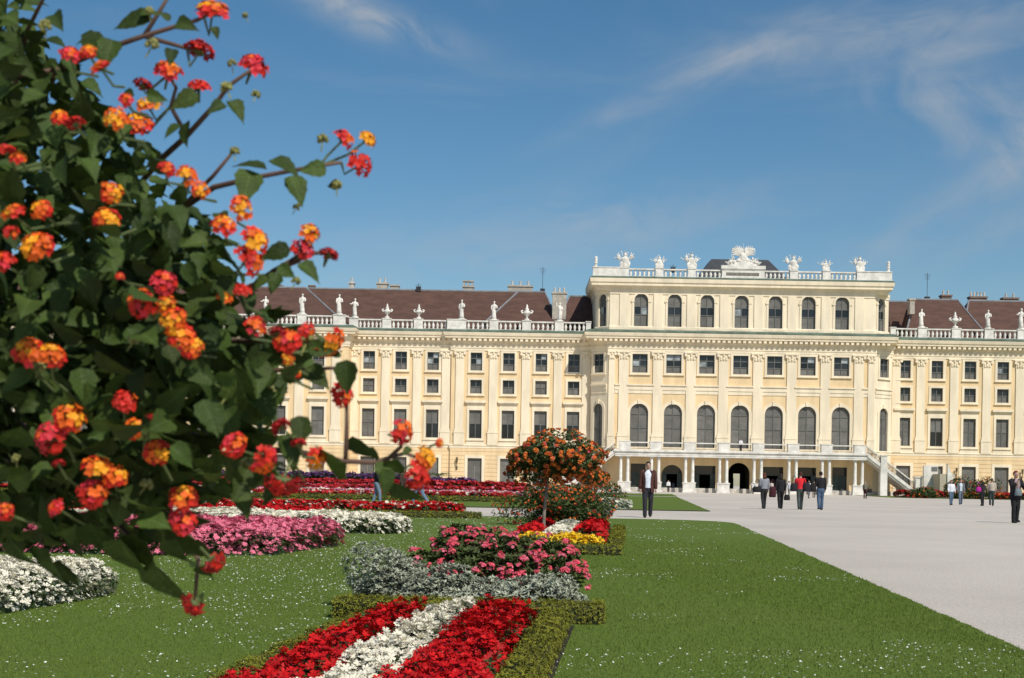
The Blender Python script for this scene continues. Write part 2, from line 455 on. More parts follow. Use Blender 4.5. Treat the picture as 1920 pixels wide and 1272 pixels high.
def wall(mb, u0, u1, z0, z1, ops, rev=0.35):
    cols = {}
    for o in ops: cols.setdefault(round(o[0], 2), []).append(o)
    edges = []
    for c, os_ in cols.items():
        w = max(o[1] for o in os_); edges.append((c - w / 2, c + w / 2, sorted(os_, key=lambda o: o[2])))
    edges.sort(); x = u0
    q = lambda a, b, c, d: mb.face([(a, 0, c), (b, 0, c), (b, 0, d), (a, 0, d)]) if b - a > 1e-4 and d - c > 1e-4 else None
    for a, b, os_ in edges:
        q(x, a, z0, z1); z = z0
        for (uc, w, za, zb, arch) in os_:
            q(a, b, z, za)
            l, r = uc - w / 2, uc + w / 2
            q(a, l, za, zb); q(r, b, za, zb)
            if arch:
                rad = w / 2; zs = zb - rad; n = 14
                pts = [(uc - rad * math.cos(math.pi * i / n), zs + rad * math.sin(math.pi * i / n)) for i in range(n + 1)]
                for (xa, ha), (xb_, hb) in zip(pts, pts[1:]):
                    mb.face([(xa, 0, ha), (xb_, 0, hb), (xb_, 0, zb + .001), (xa, 0, zb + .001)])
                    mb.face([(xa, 0, ha), (xa, rev, ha), (xb_, rev, hb), (xb_, 0, hb)])
                zt = zs
            else:
                zt = zb; mb.face([(l, 0, zt), (l, rev, zt), (r, rev, zt), (r, 0, zt)])
            mb.face([(l, 0, za), (l, rev, za), (l, rev, zt), (l, 0, zt)])
            mb.face([(r, 0, za), (r, 0, zt), (r, rev, zt), (r, rev, za)])
            mb.face([(l, 0, za), (r, 0, za), (r, rev, za), (l, rev, za)])
            z = zb + (.001 if arch else 0)
        q(a, b, z, z1); x = b
    q(x, u1, z0, z1)

MESH = {}
def window_meshes(w, h, arch, kind):
    """surround, sash and pane meshes; local origin bottom centre on the wall face, y inward"""
    key = (round(w, 2), round(h, 2), arch, kind)
    if key in MESH: return MESH[key]
    s = MB(); t = 0.34; pr = -0.09
    if kind in ('top', 'mid', 'low'):
        for a, b, c, d in ((-w/2 - t, -w/2, -t*.7, h + t), (w/2, w/2 + t, -t*.7, h + t), (-w/2, w/2, h, h + t), (-w/2, w/2, -t*.7, 0)): s.box(a, b, pr, 0.05, c, d)
        s.box(-w/2 - t - .08, w/2 + t + .08, pr - .13, .04, -t*.7 - .1, -t*.7)
    if kind == 'low':
        s.box(-w/2 - t - .25, w/2 + t + .25, pr - .32, .05, h + 1.05, h + 1.38)
        s.box(-w/2 - t - .1, w/2 + t + .1, pr - .14, .05, h + .86, h + 1.05)
        s.box(-w/2 - t + .02, w/2 + t - .02, pr + .03, .05, h + t, h + .86)
        s.box(-w/2 - t - .1, w/2 + t + .1, pr + .02, .05, -1.0, -t*.7 - .1)
    if kind in ('arch', 'attic'):
        r = w / 2; zs = h - r; n = 16; tt = .42 if kind == 'arch' else .3
        for sx in (-1, 1): s.box(min(sx*r, sx*(r+tt)), max(sx*r, sx*(r+tt)), pr, .05, 0, zs)
        for i in range(n):
            a0, a1 = math.pi * i / n, math.pi * (i + 1) / n
            A = lambda rr, a, y: (rr * math.cos(a), y, zs + rr * math.sin(a))
            s.hexa([A(r, a0, pr), A(r + tt, a0, pr), A(r + tt, a1, pr), A(r, a1, pr)], [A(r, a0, .05), A(r + tt, a0, .05), A(r + tt, a1, .05), A(r, a1, .05)])
        if kind == 'attic':
            s.box(-r - tt - .1, r + tt + .1, pr - .1, .05, -.28, 0)
            for sx in (-1, 1): s.box(min(sx*(r-.02), sx*(r+tt+.12)), max(sx*(r-.02), sx*(r+tt+.12)), pr - .07, .045, zs - .22, zs)
        else: s.box(-.22, .22, pr - .12, .05, h - .05, h + tt + .12)
    f = MB(); y0, y1 = .2, .3; b = .075
    top = h - (w / 2 if arch else 0)
    for sx in (-1, 1): f.box(min(sx*(w/2), sx*(w/2-b)), max(sx*(w/2), sx*(w/2-b)), y0, y1, 0, top)
    f.box(-w/2, w/2, y0, y1, 0, b); f.box(-.045, .045, y0 - .02, y1, b, h - b)
    if not arch: f.box(-w/2, w/2, y0, y1, h - b, h)
    else:
        r = w / 2; n = 14
        for i in range(n):
            a0, a1 = math.pi * i / n, math.pi * (i + 1) / n
            A = lambda rr, a, y: (rr * math.cos(a), y, top + rr * math.sin(a))
            f.hexa([A(r - b, a0, y0), A(r, a0, y0), A(r, a1, y0), A(r - b, a1, y0)], [A(r - b, a0, y1), A(r, a0, y1), A(r, a1, y1), A(r - b, a1, y1)])
    rows = {'top': (0, .36, .68, 1), 'mid': (0, .5, 1), 'low': (0, .52, 1), 'arch': (0, .47, .77, 1), 'attic': (0, .38, .62, 1), 'narrow': (0, .5, 1)}[kind]
    zz = [h * q for q in rows]
    if arch: zz[-2] = min(zz[-2], top)
    for z in zz[1:-1]: f.box(-w/2 + b, w/2 - b, y0 - .01, y1, z - .05, z + .05)
    panes = []
    for z0, z1 in zip(zz, zz[1:]):
        last = arch and z1 == zz[-1]
        for sx in (-1, 1):
            p = MB()
            if not last: p.box(min(0, sx*w/2), max(0, sx*w/2), .27, .29, z0, z1)
            else:
                r = w / 2; n = 8; pts = [(0, z0), (sx * r, z0)] + [(sx * r * math.cos(math.pi/2*i/n), top + r * math.sin(math.pi/2*i/n)) for i in range(n + 1)]
                if sx < 0: pts = pts[::-1]
                p.hexa([(x, .27, z) for x, z in pts], [(x, .29, z) for x, z in pts])
            panes.append(p)
    res = (s.mesh('window_surround', CRM) if s.v else None, f.mesh('sash', SASH), panes, {})
    MESH[key] = res
    return res

wr = random.Random(5)
def put_window(M, uc, z0, w, h, arch, kind, rad_bias=None):
    sur, sash, panes, cache = window_meshes(w, h, arch, kind)
    Mw = M @ Matrix.Translation((uc, 0, z0))
    win = pobj('window', sur if sur else sash, Mw)
    if sur: pobj('sash', sash, Matrix(), win)
    style = wr.random()
    for i, p in enumerate(panes):
        row = i // 2
        if kind == 'top': mt = BLIND if row == 0 else (CURT if (wr.random() < .2) else GLAS)
        elif kind == 'mid': mt = BLIND if row == 0 or style < .3 else (CURT if wr.random() < .1 else GLAS)
        elif kind == 'low': mt = BLIND if (row == 1 or style < .55) else GLAS
        elif kind == 'attic': mt = BLIND if row != 1 else (CURT if wr.random() < .35 else GLAS)
        else: mt = BLIND
        k = (i, mt.name)
        if k not in cache: cache[k] = p.mesh('pane', mt)
        pobj('pane', cache[k], Matrix(), win)
    return win

# --- window rows (heights read off the photograph)
def zz(x, y, D): return at(x, y, D).z
ZTOP = (zz(752, 693, DW), zz(752, 659.5, DW)); ZMID = (zz(752, 736, DW), zz(752, 710.5, DW)); ZLOW = (zz(802, 820.7, DW), zz(802, 768, DW))
WTOP, WLOW = 1.66, 1.8
sec = {0: [525 - 73 * i for i in range(9, 0, -1)] + [525, 597], 2: [692, 752, 812], 4: [893, 954, 1015, 1076], 10: [1696.5, 1757.5, 1819.5, 1881, 1942, 2003, 2064, 2125, 2186, 2247]}
course = MB()
for i, pxs in sec.items():
    M, L = segM(i); D = PLAN[i][1]
    wm = MB(); wm.M = M; ops = []
    us = [wx(p, 690, D) - PLAN[i][0] for p in pxs]
    for u in us:
        ops += [(u, WTOP, *ZTOP, False), (u, WTOP, *ZMID, False), (u, WLOW, *ZLOW, False), (u, 2.03, 0.02, 4.35, False)]
        put_window(M, u, ZTOP[0], WTOP, ZTOP[1] - ZTOP[0], False, 'top'); put_window(M, u, ZMID[0], WTOP, ZMID[1] - ZMID[0], False, 'mid')
        put_window(M, u, ZLOW[0], WLOW, ZLOW[1] - ZLOW[0], False, 'low')
        d = MB(); d.M = M @ Matrix.Translation((u, 0, 0))
        for a, b, c, e in ((-1.42, -1.015, .02, 4.75), (1.015, 1.42, .02, 4.75), (-1.015, 1.015, 4.35, 4.75)): d.box(a, b, -.1, .05, c, e)
        dr = part('door_surround', d, CRM)
        l = MB(); l.M = d.M
        for sx in (-1, 1): l.box(min(0.01*sx, sx*1.015), max(0.01*sx, sx*1.015), .22, .28, .02, 3.3)
        l.box(-1.015, 1.015, .24, .28, 3.36, 4.35); l.box(-1.015, 1.015, .2, .3, 3.28, 3.38)
        part('door_leaf', l, BLIND)
    wall(wm, 0, L, 0, ZT, ops, .3); part('wall', wm, YEL)
    # rusticated ground floor: slightly proud courses between the doors
    course.M = M
    xs = [0] + sum([[u - 1.44, u + 1.44] for u in us], []) + [L]
    for a, b in zip(xs[::2], xs[1::2]):
        for k in range(9):
            z0 = .62 + k * .585
            if b - a > .05: course.box(a + .01, b - .01, -.05, .02, z0 + .03, z0 + .56)
    for u in us:
        for k in range(7, 9): course.box(u - 1.44, u + 1.44, -.05, .02, .62 + k * .585 + .03, .62 + k * .585 + .56)
for i in (1, 3, 5, 9):
    wm = MB(); M, L = segM(i); wm.M = M; wall(wm, 0, L, 0, ZT, []); part('wall', wm, YEL)
tag(part('stone_course', course, YEL), None, None, kind='stuff')

# --- central block front and its two canted sides
cw = MB(); M, L = segM(7); cw.M = M
cx = [wx(p, 680, DC) - XC for p in (1200, 1263.5, 1325.5, 1389, 1452.5, 1515, 1578)]
CTOP = (zz(1200, 699, DC), zz(1200, 664, DC)); CAR = (zz(1198, 842, DC), zz(1198, 757, DC))
doors = [(2.1, 3.95, False), (3.0, 3.85, True), (3.0, 3.8, False), (3.1, 4.3, True), (3.0, 3.8, False), (2.9, 3.8, False), (2.1, 3.9, False)]
ops = []
for u, (dw_, dh, da) in zip(cx, doors):
    ops += [(u, 2.15, *CTOP, False), (u, 2.55, *CAR, True), (u, dw_, .02, dh, da)]
    put_window(M, u, CTOP[0], 2.15, CTOP[1] - CTOP[0], False, 'top'); put_window(M, u, CAR[0], 2.55, CAR[1] - CAR[0], True, 'arch')
wall(cw, 0, L, 0, ZT, ops, .35)
part('wall', cw, YEL)
for i in (6, 8):
    cw = MB(); M2, L2 = segM(i); cw.M = M2; c = L2 / 2 + (-.15 if i == 6 else .15)
    wall(cw, 0, L2, 0, ZT, [(c, 1.9, *CTOP, False), (c, 1.75, *CAR, True)], .35)
    put_window(M2, c, CTOP[0], 1.9, CTOP[1] - CTOP[0], False, 'top'); put_window(M2, c, CAR[0], 1.75, CAR[1] - CAR[0], True, 'arch')
    part('wall', cw, CRM)
# doors of the arcade: leaves with glazing, open passage in the middle
for k, (u, (dw_, dh, da)) in enumerate(zip(cx, doors)):
    if k == 3: continue
    l = MB(); l.M = M @ Matrix.Translation((u, 0, 0)); l.mi = 0
    n = 4 if dw_ > 2.5 else 2
    for j in range(n):
        a = -dw_ / 2 + dw_ * j / n; b = a + dw_ / n
        if n == 4 and j in (1, 2): continue        # middle leaves stand open
        l.box(a + .02, b - .02, .27, .33, .03, 2.55)
    l.box(-dw_/2, dw_/2, .26, .34, 2.56, 2.7)
    part('door_leaf', l, DOORM)
    g = MB(); g.M = l.M
    if da: g.hexa([(x, .3, z) for x, z in [(-dw_/2, 2.7), (dw_/2, 2.7)] + [(dw_/2*math.cos(math.pi*q/10), dh-dw_/2 + dw_/2*math.sin(math.pi*q/10)) for q in range(11)]],
                  [(x, .32, z) for x, z in [(-dw_/2, 2.7), (dw_/2, 2.7)] + [(dw_/2*math.cos(math.pi*q/10), dh-dw_/2 + dw_/2*math.sin(math.pi*q/10)) for q in range(11)]])
    else: g.box(-dw_/2, dw_/2, .29, .31, 2.7, dh)
    part('transom_pane', g, GLAS)
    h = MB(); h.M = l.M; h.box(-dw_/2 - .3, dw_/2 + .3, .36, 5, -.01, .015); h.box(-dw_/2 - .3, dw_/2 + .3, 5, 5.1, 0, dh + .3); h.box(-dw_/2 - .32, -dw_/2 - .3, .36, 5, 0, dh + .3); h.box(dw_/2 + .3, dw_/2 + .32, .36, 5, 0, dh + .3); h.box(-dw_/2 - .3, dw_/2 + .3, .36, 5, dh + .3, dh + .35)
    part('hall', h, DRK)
h = MB(); h.M = M @ Matrix.Translation((cx[3], 0, 0)); w_ = 1.75
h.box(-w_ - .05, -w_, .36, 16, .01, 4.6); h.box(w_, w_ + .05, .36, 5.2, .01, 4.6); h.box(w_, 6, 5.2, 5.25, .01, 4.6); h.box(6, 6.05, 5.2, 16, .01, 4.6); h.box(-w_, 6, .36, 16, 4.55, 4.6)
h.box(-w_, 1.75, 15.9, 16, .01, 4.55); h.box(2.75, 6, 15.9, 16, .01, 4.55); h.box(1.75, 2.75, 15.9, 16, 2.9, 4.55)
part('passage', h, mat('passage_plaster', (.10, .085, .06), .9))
g = MB(); g.M = h.M; g.mi = 0
for x in (1.7, 2.8): g.tube([(x, 15.5, .02), (x, 15.5, 2.2)], .04, 6)
part('passage_gate', g, IRON)

# --- belts, entablature, string course
tr = MB()
ENT = [(0, ZA), (.12, ZA), (.12, ZA + .33), (.19, ZA + .35), (.19, ZA + .66), (.25, ZA + .74), (.12, ZA + .78), (.12, ZF - .05), (.3, ZF), (.34, ZF + .18)]
ENT2 = [(.34, ZF + .56), (.95, ZF + .6), (.95, ZF + .8), (1.1, ZF + .95), (1.2, ZT - .06), (1.2, ZT)]
sweep(tr, PLAN, ENT + [(.34, ZF + .56)])
part('entablature', tr, CRM)
tr = MB(); sweep(tr, PLANC, [(0, ZF + .562)] + ENT2)
for a, b, xq in (((XB, DW - 1.3), (XC, DC), XB), ((XE, DW - 1.3), (XD, DC), XEC)):
    tr.hexa([(a[0], a[1], ZF + .563), (xq, DC, ZF + .563), (b[0], b[1], ZF + .563)], [(a[0], a[1], ZT), (xq, DC, ZT), (b[0], b[1], ZT)])
part('cornice', tr, CRM)
mod = MB()
for i in (0, 2, 4, 6, 8):
    M_, L_ = segM(i, PLANC); mod.M = M_; n = max(1, int(L_ / .72)); st = L_ / n
    for k in range(n):
        u = (k + .5) * st; mod.box(u - .2, u + .2, -.86, -.32, ZF + .2, ZF + .575)
tag(part('modillion', mod, CRM), None, None, kind='stuff')
s_ = MB(); sweep(s_, PLAN, [(0, ZG - .12), (.09, ZG - .1), (.09, ZS - .05), (.17, ZS), (.17, ZS + .12), (0, ZS + .2)]); part('string_course', s_, CRM)
s_ = MB(); sweep(s_, PLAN, [(.1, 0.0), (.1, .55), (.06, .62), (0, .62)]); part('plinth', s_, STD)
cp = MB(); sweep(cp, PLANC, [(1.22, ZT + .004), (1.22, ZT + .14), (.55, ZT + .46), (-1.0, ZT + .5)]); part('copper_flashing', cp, CPR)
bl = MB()
for k, (a, b) in enumerate(zip([1146, 1169, 1233, 1295, 1355, 1420, 1483, 1547, 1610], [1169, 1233, 1295, 1355, 1420, 1483, 1547, 1610, 1634])):
    bl.M = M; ua, ub = wx(a, 720, DC) - XC, wx(b, 720, DC) - XC
    zt, zb = zz(1200, 721, DC), zz(1200, 738, DC)
    bl.box(ua + .5, ub - .5, -.16, .04, zb + .5, zt - .18); bl.box(ua + .5, ub - .5, -.3, .04, zt - .18, zt); bl.box(ua + .5, ub - .5, -.08, .04, zb, zb + .5)
for i in (6, 8):
    M2, L2 = segM(i); bl.M = M2; bl.box(.15, L2 - .15, -.16, .04, zb + .5, zt - .18); bl.box(.15, L2 - .15, -.3, .04, zt - .18, zt); bl.box(.15, L2 - .15, -.08, .04, zb, zb + .5)
part('belt_course', bl, CRM)

# --- pilasters with capitals
def pilaster_mesh(w, z0, z1):
    key = ('pil', round(w, 2), round(z0, 1))
    if key in MESH: return MESH[key]
    p = MB(); p.box(-w*.62, w*.62, -.24, .05, z0, z0 + 1.7); p.box(-w*.66, w*.66, -.29, .05, z0 + 1.7, z0 + 1.9)
    p.box(-w*.57, w*.57, -.23, .05, z0 + 1.9, z0 + 2.25); p.box(-w/2, w/2, -.17, .05, z0 + 2.25, z1 - 1.05)
    p.box(-w*.54, w*.54, -.2, .05, z1 - 1.15, z1 - 1.05)
    c = MB(); c.box(-w*.5, w*.5, -.2, .05, z1 - 1.05, z1 - .2); c.box(-w*.72, w*.72, -.36, .05, z1 - .2, z1 - .01)
    for sx in (-1, 1):
        c.tube([(sx*w*.56, -.38, z1 - .42), (sx*w*.56, .03, z1 - .42)], .21, 10)
        for zq in (.95, .7): c.ball((sx*w*.28, -.22, z1 - zq), (.17, .12, .2), 6, 4)
    c.ball((0, -.24, z1 - .85), (.18, .13, .26), 6, 4); c.ball((0, -.28, z1 - .4), (.16, .13, .2), 6, 4)
    MESH[key] = (p.mesh('pilaster', CRM), c.mesh('capital', CRM)); return MESH[key]
def put_pilaster(px, D, w, z0, yref=720):
    a, b = pilaster_mesh(w, z0, ZA)
    o = pobj('pilaster', a, Matrix.Translation((wx(px, yref, D), D, 0))); pobj('capital', b, Matrix(), o)
for px in (630, 561, 488, 415): put_pilaster(px, DL, 1.3, ZS + .12)
for px in (664, 723, 782, 836): put_pilaster(px, DW, 1.2, ZS + .12)
for px in (862, 925, 986, 1046, 1099): put_pilaster(px, DW - .35, 1.2, ZS + .12)
for px in (1680, 1726, 1789, 1850, 1912, 1973, 2034, 2095, 2156, 2217, 2276): put_pilaster(px, DW, 1.2, ZS + .12)
for px in (1169, 1233, 1295, 1356, 1420.5, 1484, 1547, 1610): put_pilaster(px, DC, 1.36, zz(1200, 842, DC))
for px in (1146.5, 1633): put_pilaster(px, DC, .85, zz(1200, 842, DC))

# --- attic storey of the central block
ZAB = zz(1200, 523, DC); ZAC = zz(1200, 541, DC)
AP = [(XB + .55, DW + 9), (XB + .55, DW - 1.0), (XC + .15, DC + .45), (XD - .15, DC + .45), (XE - .55, DW - 1.0), (XE - .55, DW + 9)]
aw = MB(); AW = (zz(1202, 613, DC), zz(1202, 550, DC))
for i in range(5):
    Ma, La = segM(i, AP); aw.M = Ma
    if i == 2: us = [wx(p, 585, DC + .45) - AP[2][0] for p in (1202, 1265, 1326, 1390.5, 1454, 1516, 1579)]; w = 1.97
    elif i in (1, 3): us = [La / 2]; w = 1.5
    else: us = []
    wall(aw, 0, La, ZT, ZAB, [(u, w, *AW, True) for u in us], .35)
    for u in us: put_window(Ma, u, AW[0], w, AW[1] - AW[0], True, 'attic')
part('attic_wall', aw, CRM)
at_ = MB(); sweep(at_, AP, [(0, ZAC - .75), (.1, ZAC - .75), (.1, ZAC - .45), (.16, ZAC - .4), (.16, ZAC - .05), (.2, ZAC)])
APC = [AP[0], (AP[1][0], DC + .45), (XEC - .55, DC + .45), AP[5]]
for a, b, xq in ((AP[1], AP[2], AP[1][0]), (AP[4], AP[3], XEC - .55)):
    at_.hexa([(a[0], a[1], ZAC - .3), (xq, DC + .45, ZAC - .3), (b[0], b[1], ZAC - .3)], [(a[0], a[1], ZAB), (xq, DC + .45, ZAB), (b[0], b[1], ZAB)])
sweep(at_, APC, [(0, ZAC - .3), (.16, ZAC - .05), (.3, ZAC), (.34, ZAC + .2), (.85, ZAC + .35), (.85, ZAC + .62), (1.0, ZAC + .8), (1.05, ZAB - .06), (1.05, ZAB)])
part('attic_cornice', at_, CRM)
cp = MB(); sweep(cp, APC, [(1.07, ZAB + .004), (1.07, ZAB + .1), (.5, ZAB + .34), (-1.0, ZAB + .36)]); part('copper_flashing', cp, CPR)
Ma, La = segM(2, AP)
for px in (1170, 1233.5, 1296, 1358, 1422, 1485, 1548, 1611):
    u = wx(px, 585, DC + .45) - AP[2][0]; lp = MB(); lp.M = Ma; lp.box(u - .62, u + .62, -.14, .03, ZT + .4, ZAC - .76); part('lesene', lp, CRM)
at_ = MB(); sweep(at_, AP, [(.16, ZT + .3), (.16, ZT + .95), (.1, ZT + 1.05), (0, ZT + 1.05)]); part('attic_base', at_, CRM)
rf = MB(); ztop = zz(1390, 489, 205)
rf.hexa([(XB + .6, DC + .5, ZAB - .2), (XEC - .7, DC + .5, ZAB - .2), (XE - .6, DW + 14, ZAB + .3), (XB + .6, DW + 14, ZAB + .3)],
        [(XB + .7, DC + 1.4, ZAB + .4), (XEC - .8, DC + 1.4, ZAB + .4), (XE - .7, DW + 14, ZAB + .4), (XB + .7, DW + 14, ZAB + .4)])
xa_, xb_ = wx(1300, 500, 203), wx(1480, 500, 203); xm0, xm1 = wx(1332, 500, 205), wx(1438, 500, 205)
rf.hexa([(xa_, 200.5, ZAB + .4), (xb_, 200.5, ZAB + .4), (xb_, 212, ZAB + .4), (xa_, 212, ZAB + .4)], [(xm0, 204, ztop), (xm1, 204, ztop), (xm1, 209, ztop), (xm0, 209, ztop)])
part('attic_roof', rf, SLA)

# --- balustrades: pedestals, rails and single balusters
b_ = MB(); b_.lathe([(.11, 0), (.11, .08), (.07, .14), (.15, .38), (.13, .5), (.065, .78), (.11, .86), (.11, .94)], 8)
BAL = b_.mesh('baluster', STO); BAL.polygons.foreach_set('use_smooth', [True] * len(BAL.polygons))
def balustrade(x0, x1, y, z0, z1, peds, skip=()):
    """peds: list of (x, width); run straight along X at depth y"""
    h = z1 - z0; ru = MB(); pd = []
    peds = sorted(peds)
    ru.box(x0, x1, y - .2, y + .2, z0 - .1, z0 + .1); ru.box(x0, x1, y - .24, y + .24, z1 - .18, z1)
    part('balustrade_rail', ru, STO)
    for x, w in peds:
        p = MB(); p.box(x - w/2, x + w/2, y - .34, y + .34, z0 + .02, z1 + .02); p.box(x - w/2 - .07, x + w/2 + .07, y - .42, y + .42, z1 + .02, z1 + .14); p.box(x - w/2 - .05, x + w/2 + .05, y - .4, y + .4, z0 - .02, z0 + .2)
        part('pedestal', p, STO)
    e = [x0] + sum([[x - w/2, x + w/2] for x, w in peds], []) + [x1]
    for a, b in zip(e[::2], e[1::2]):
        n = int((b - a - .1) / .56)
        if n < 1: continue
        st = (b - a) / (n + .0)
        for k in range(n):
            o = pobj('baluster', BAL, Matrix.Translation((a + (k + .5) * st, y, z0 + .1)) @ Matrix.Diagonal((1.45, 1.45, (h - .28) / .94, 1)))
ZB0, ZB1 = zz(760, 618, DW) + .05, zz(760, 600, DW)
pw = 1.25
yb = lambda D: D - .25
balustrade(wx(250, 600, DL), XA - .05, yb(DL), ZB0, ZB1, [(wx(p, 600, DL), pw) for p in (270, 335, 408, 484, 567)] + [(wx(637, 600, DL) , 1.7)])
balustrade(XA + .1, X3, yb(DW), ZB0, ZB1, [(wx(664, 600), 1.3), (wx(726, 600), pw), (wx(785, 600), pw)])
balustrade(X3, XB - .05, yb(DW - .35), ZB0, ZB1, [(wx(857, 600), 2.7), (wx(926.5, 600), pw), (wx(987.5, 600), pw), (wx(1048.5, 600), pw), (wx(1103, 600), .7)])
balustrade(XE + .05, 101.4, yb(DW), ZB0, ZB1, [(wx(1673, 620), .7), (wx(1728, 620), pw), (wx(1791, 620), pw), (wx(1852.5, 620), pw), (wx(1914, 620), pw), (wx(1976, 620), pw)] + [(wx(p, 620), pw) for p in (2037, 2098, 2159, 2220)])
ZQ0, ZQ1 = zz(1200, 523, DC) + .3, zz(1200, 503.5, DC)
da = DC + .3
bx = lambda p: wx(p, 515, da)
balustrade(bx(1111.5), bx(1671.5), da, ZQ0, ZQ1, [((bx(1111.5) + bx(1178.5)) / 2, bx(1178.5) - bx(1111.5)), (bx(1236), 1.1), (bx(1296.5), 1.1), (bx(1393), bx(1433) - bx(1353)), (bx(1488), 1.1), (bx(1549), 1.1), ((bx(1606) + bx(1671.5)) / 2, bx(1671.5) - bx(1606))])
ib = MB(); ib.box(bx(1353) - .1, bx(1433) + .1, da - .5, da + .4, ZQ1 + .15, ZQ1 + .62); part('sculpture_base', ib, STO)
ib = MB(); ib.mi = 0
n = 26; x0_, x1_ = bx(1361), bx(1423)
for k in range(n):
    a = x0_ + (x1_ - x0_) * k / n; ib.box(a, a + (x1_ - x0_) / n * .82, da - .352, da - .33, ZQ0 + .34, ZQ0 + .80)
part('dark_inset_panel', ib, mat('dark_stone_inset', (.12, .11, .09), .8))
for e_ in ((AP[1], AP[0]), ((XEC - .55, 0), AP[5])):
    s_ = MB(); (xq, yq), (xr, yr) = e_; s_.box(min(xq, xq) - .3, xq + .3, da + .3, yr, ZQ0, ZQ1); part('parapet', s_, STO)

# --- roofs
zr = zz(740, 543.5, 207)
def hip(name, x0, x1, y0, y1, ze, zt, h0, h1, m_=TIL):
    r = MB(); ym = (y0 + y1) / 2
    A, B, C, D_ = (x0, y0, ze), (x1, y0, ze), (x1, y1, ze), (x0, y1, ze); P, Q = (x0 + h0, ym, zt), (x1 - h1, ym, zt)
    r.face([A, B, Q, P]); r.face([C, D_, P, Q]); r.face([B, C, Q]); r.face([D_, A, P])
    r.mi = 1
    r.tube([P, Q], .16, 6)
    if h0: r.tube([A, P], .14, 6)
    if h1: r.tube([B, Q], .14, 6)
    return part(name, r, [m_, LED])
ze = ZT + .45
roof_main = hip('roof', wx(440, 560, 207), wx(1052, 560, 203), DW + 1.2, DW + 15, ze, zr, 6, 3.2)
roof_l = hip('roof', -95, XA - .3, DL + 1.2, DL + 16, ze, zz(560, 541, 205), 6, 7.2)
roof_p = hip('roof', wx(893, 597, 201), wx(1056, 597, 201), DW + .75, DW + 14.6, ze, zr - .02, 6.0, 2.6)
hip('roof', wx(1030, 580, 210), wx(1112, 580, 210), DW + 4, DW + 16, ze - .3, zz(1085, 556, 209), 3, 0)
hip('roof', wx(1655, 580, 210), wx(1745, 580, 210), DW + 4, DW + 16, ze - .3, zz(1690, 566, 209), 0, 3)
roof_r = hip('roof', wx(1693, 608, 201), wx(1852, 600, 201), DW + .75, DW + 14.6, ze, zz(1790, 563.5, 207), 3.2, 2.6)
roof_r2 = hip('roof', wx(1800, 600, 201), 101.5, DW + 1.2, DW + 15, ze, zz(1790, 563.5, 207), 3.2, 6)
bk = MB(); bk.box(101.4, 101.5, DW + .36, DW + 16, 0, ZT + .4); part('end_wall', bk, YEL)
def chimney(x0, x1, ytop, D=209.5, ybase=600, m_=CHIM, pots=0, yref=545, parent=None, cap=True):
    xa, xb = wx(x0, yref, D), wx(x1, yref, D); z1 = zz((x0 + x1) / 2, ytop, D); c = MB()
    z0 = zz((x0 + x1) / 2, ybase, D)
    c.box(xa, xb, D - .6, D + .6, min(z0, z1 - 1.2), z1 - .25)
    c.box(xa - .12, xb + .12, D - .72, D + .72, z1 - .25, z1)
    if pots:
        c.mi = 1
        for k in range(pots):
            x = xa + (xb - xa) * (k + .5) / pots; c.lathe([(.17, 0), (.14, .3), (.16, .7), (.12, .72)], 8, x, D, z1)
    o = c.build('chimney', [m_, STD], parent or roof_main)
    return o
chimney(707, 727, 531, m_=CHIM, pots=2); chimney(732, 748, 535); chimney(655, 664, 530, m_=STD, pots=1); chimney(580, 590, 536, m_=BRK)
chimney(868.5, 888, 537, ybase=560); chimney(953, 998, 536, pots=3, parent=roof_p); chimney(470, 482, 533, m_=BRK, parent=roof_l); chimney(515, 530, 536, m_=BRK, parent=roof_l)
chimney(1036, 1062, 549, 202.5, 600, pots=3, parent=roof_p)
chimney(1704, 1713, 561, 203, 590, parent=roof_r, yref=570); chimney(1764, 1782, 554, 209.5, 575, BRK, 2, parent=roof_r, yref=555); chimney(1817, 1848, 557, 209.5, 580, BRK, 5, parent=roof_r, yref=555); chimney(1879, 1907, 559, 209.5, 580, BRK, 2, parent=roof_r2, yref=560)
cb = MB(); xa, xb = wx(869, 530, 209.5), wx(887, 530, 209.5); z0 = zz(878, 537, 209.5)
for x in (xa, (xa + xb) / 2 - .1, xb - .22): cb.box(x, x + .22, 209, 210, z0, z0 + .62)
cb.box(xa - .1, xb + .1, 208.9, 210.1, z0 + .62, z0 + .8); cb.build('chimney_hood', CHIM, roof_main)
def antenna(px, ytop, ybot, roof, D=207):
    c = MB(); x = wx(px, ytop, D); z0, z1 = zz(px, ybot, D), zz(px, ytop, D)
    c.tube([(x, D, z0 - .5), (x, D, z1)], .035, 5)
    for k in range(3): c.tube([(x - .5 + .1*k, D, z1 - .3 - .3*k), (x + .5 - .1*k, D, z1 - .3 - .3*k)], .025, 4)
    c.box(x - .35, x + .35, D - .3, D + .3, z0 - .5, z0 + .25)
    c.build('antenna', IRON, roof)
antenna(785, 531, 541, roof_main); antenna(1018, 501, 545, roof_p); antenna(1739, 512, 560, roof_r); antenna(1262, 496, 505, roof_main, 206)

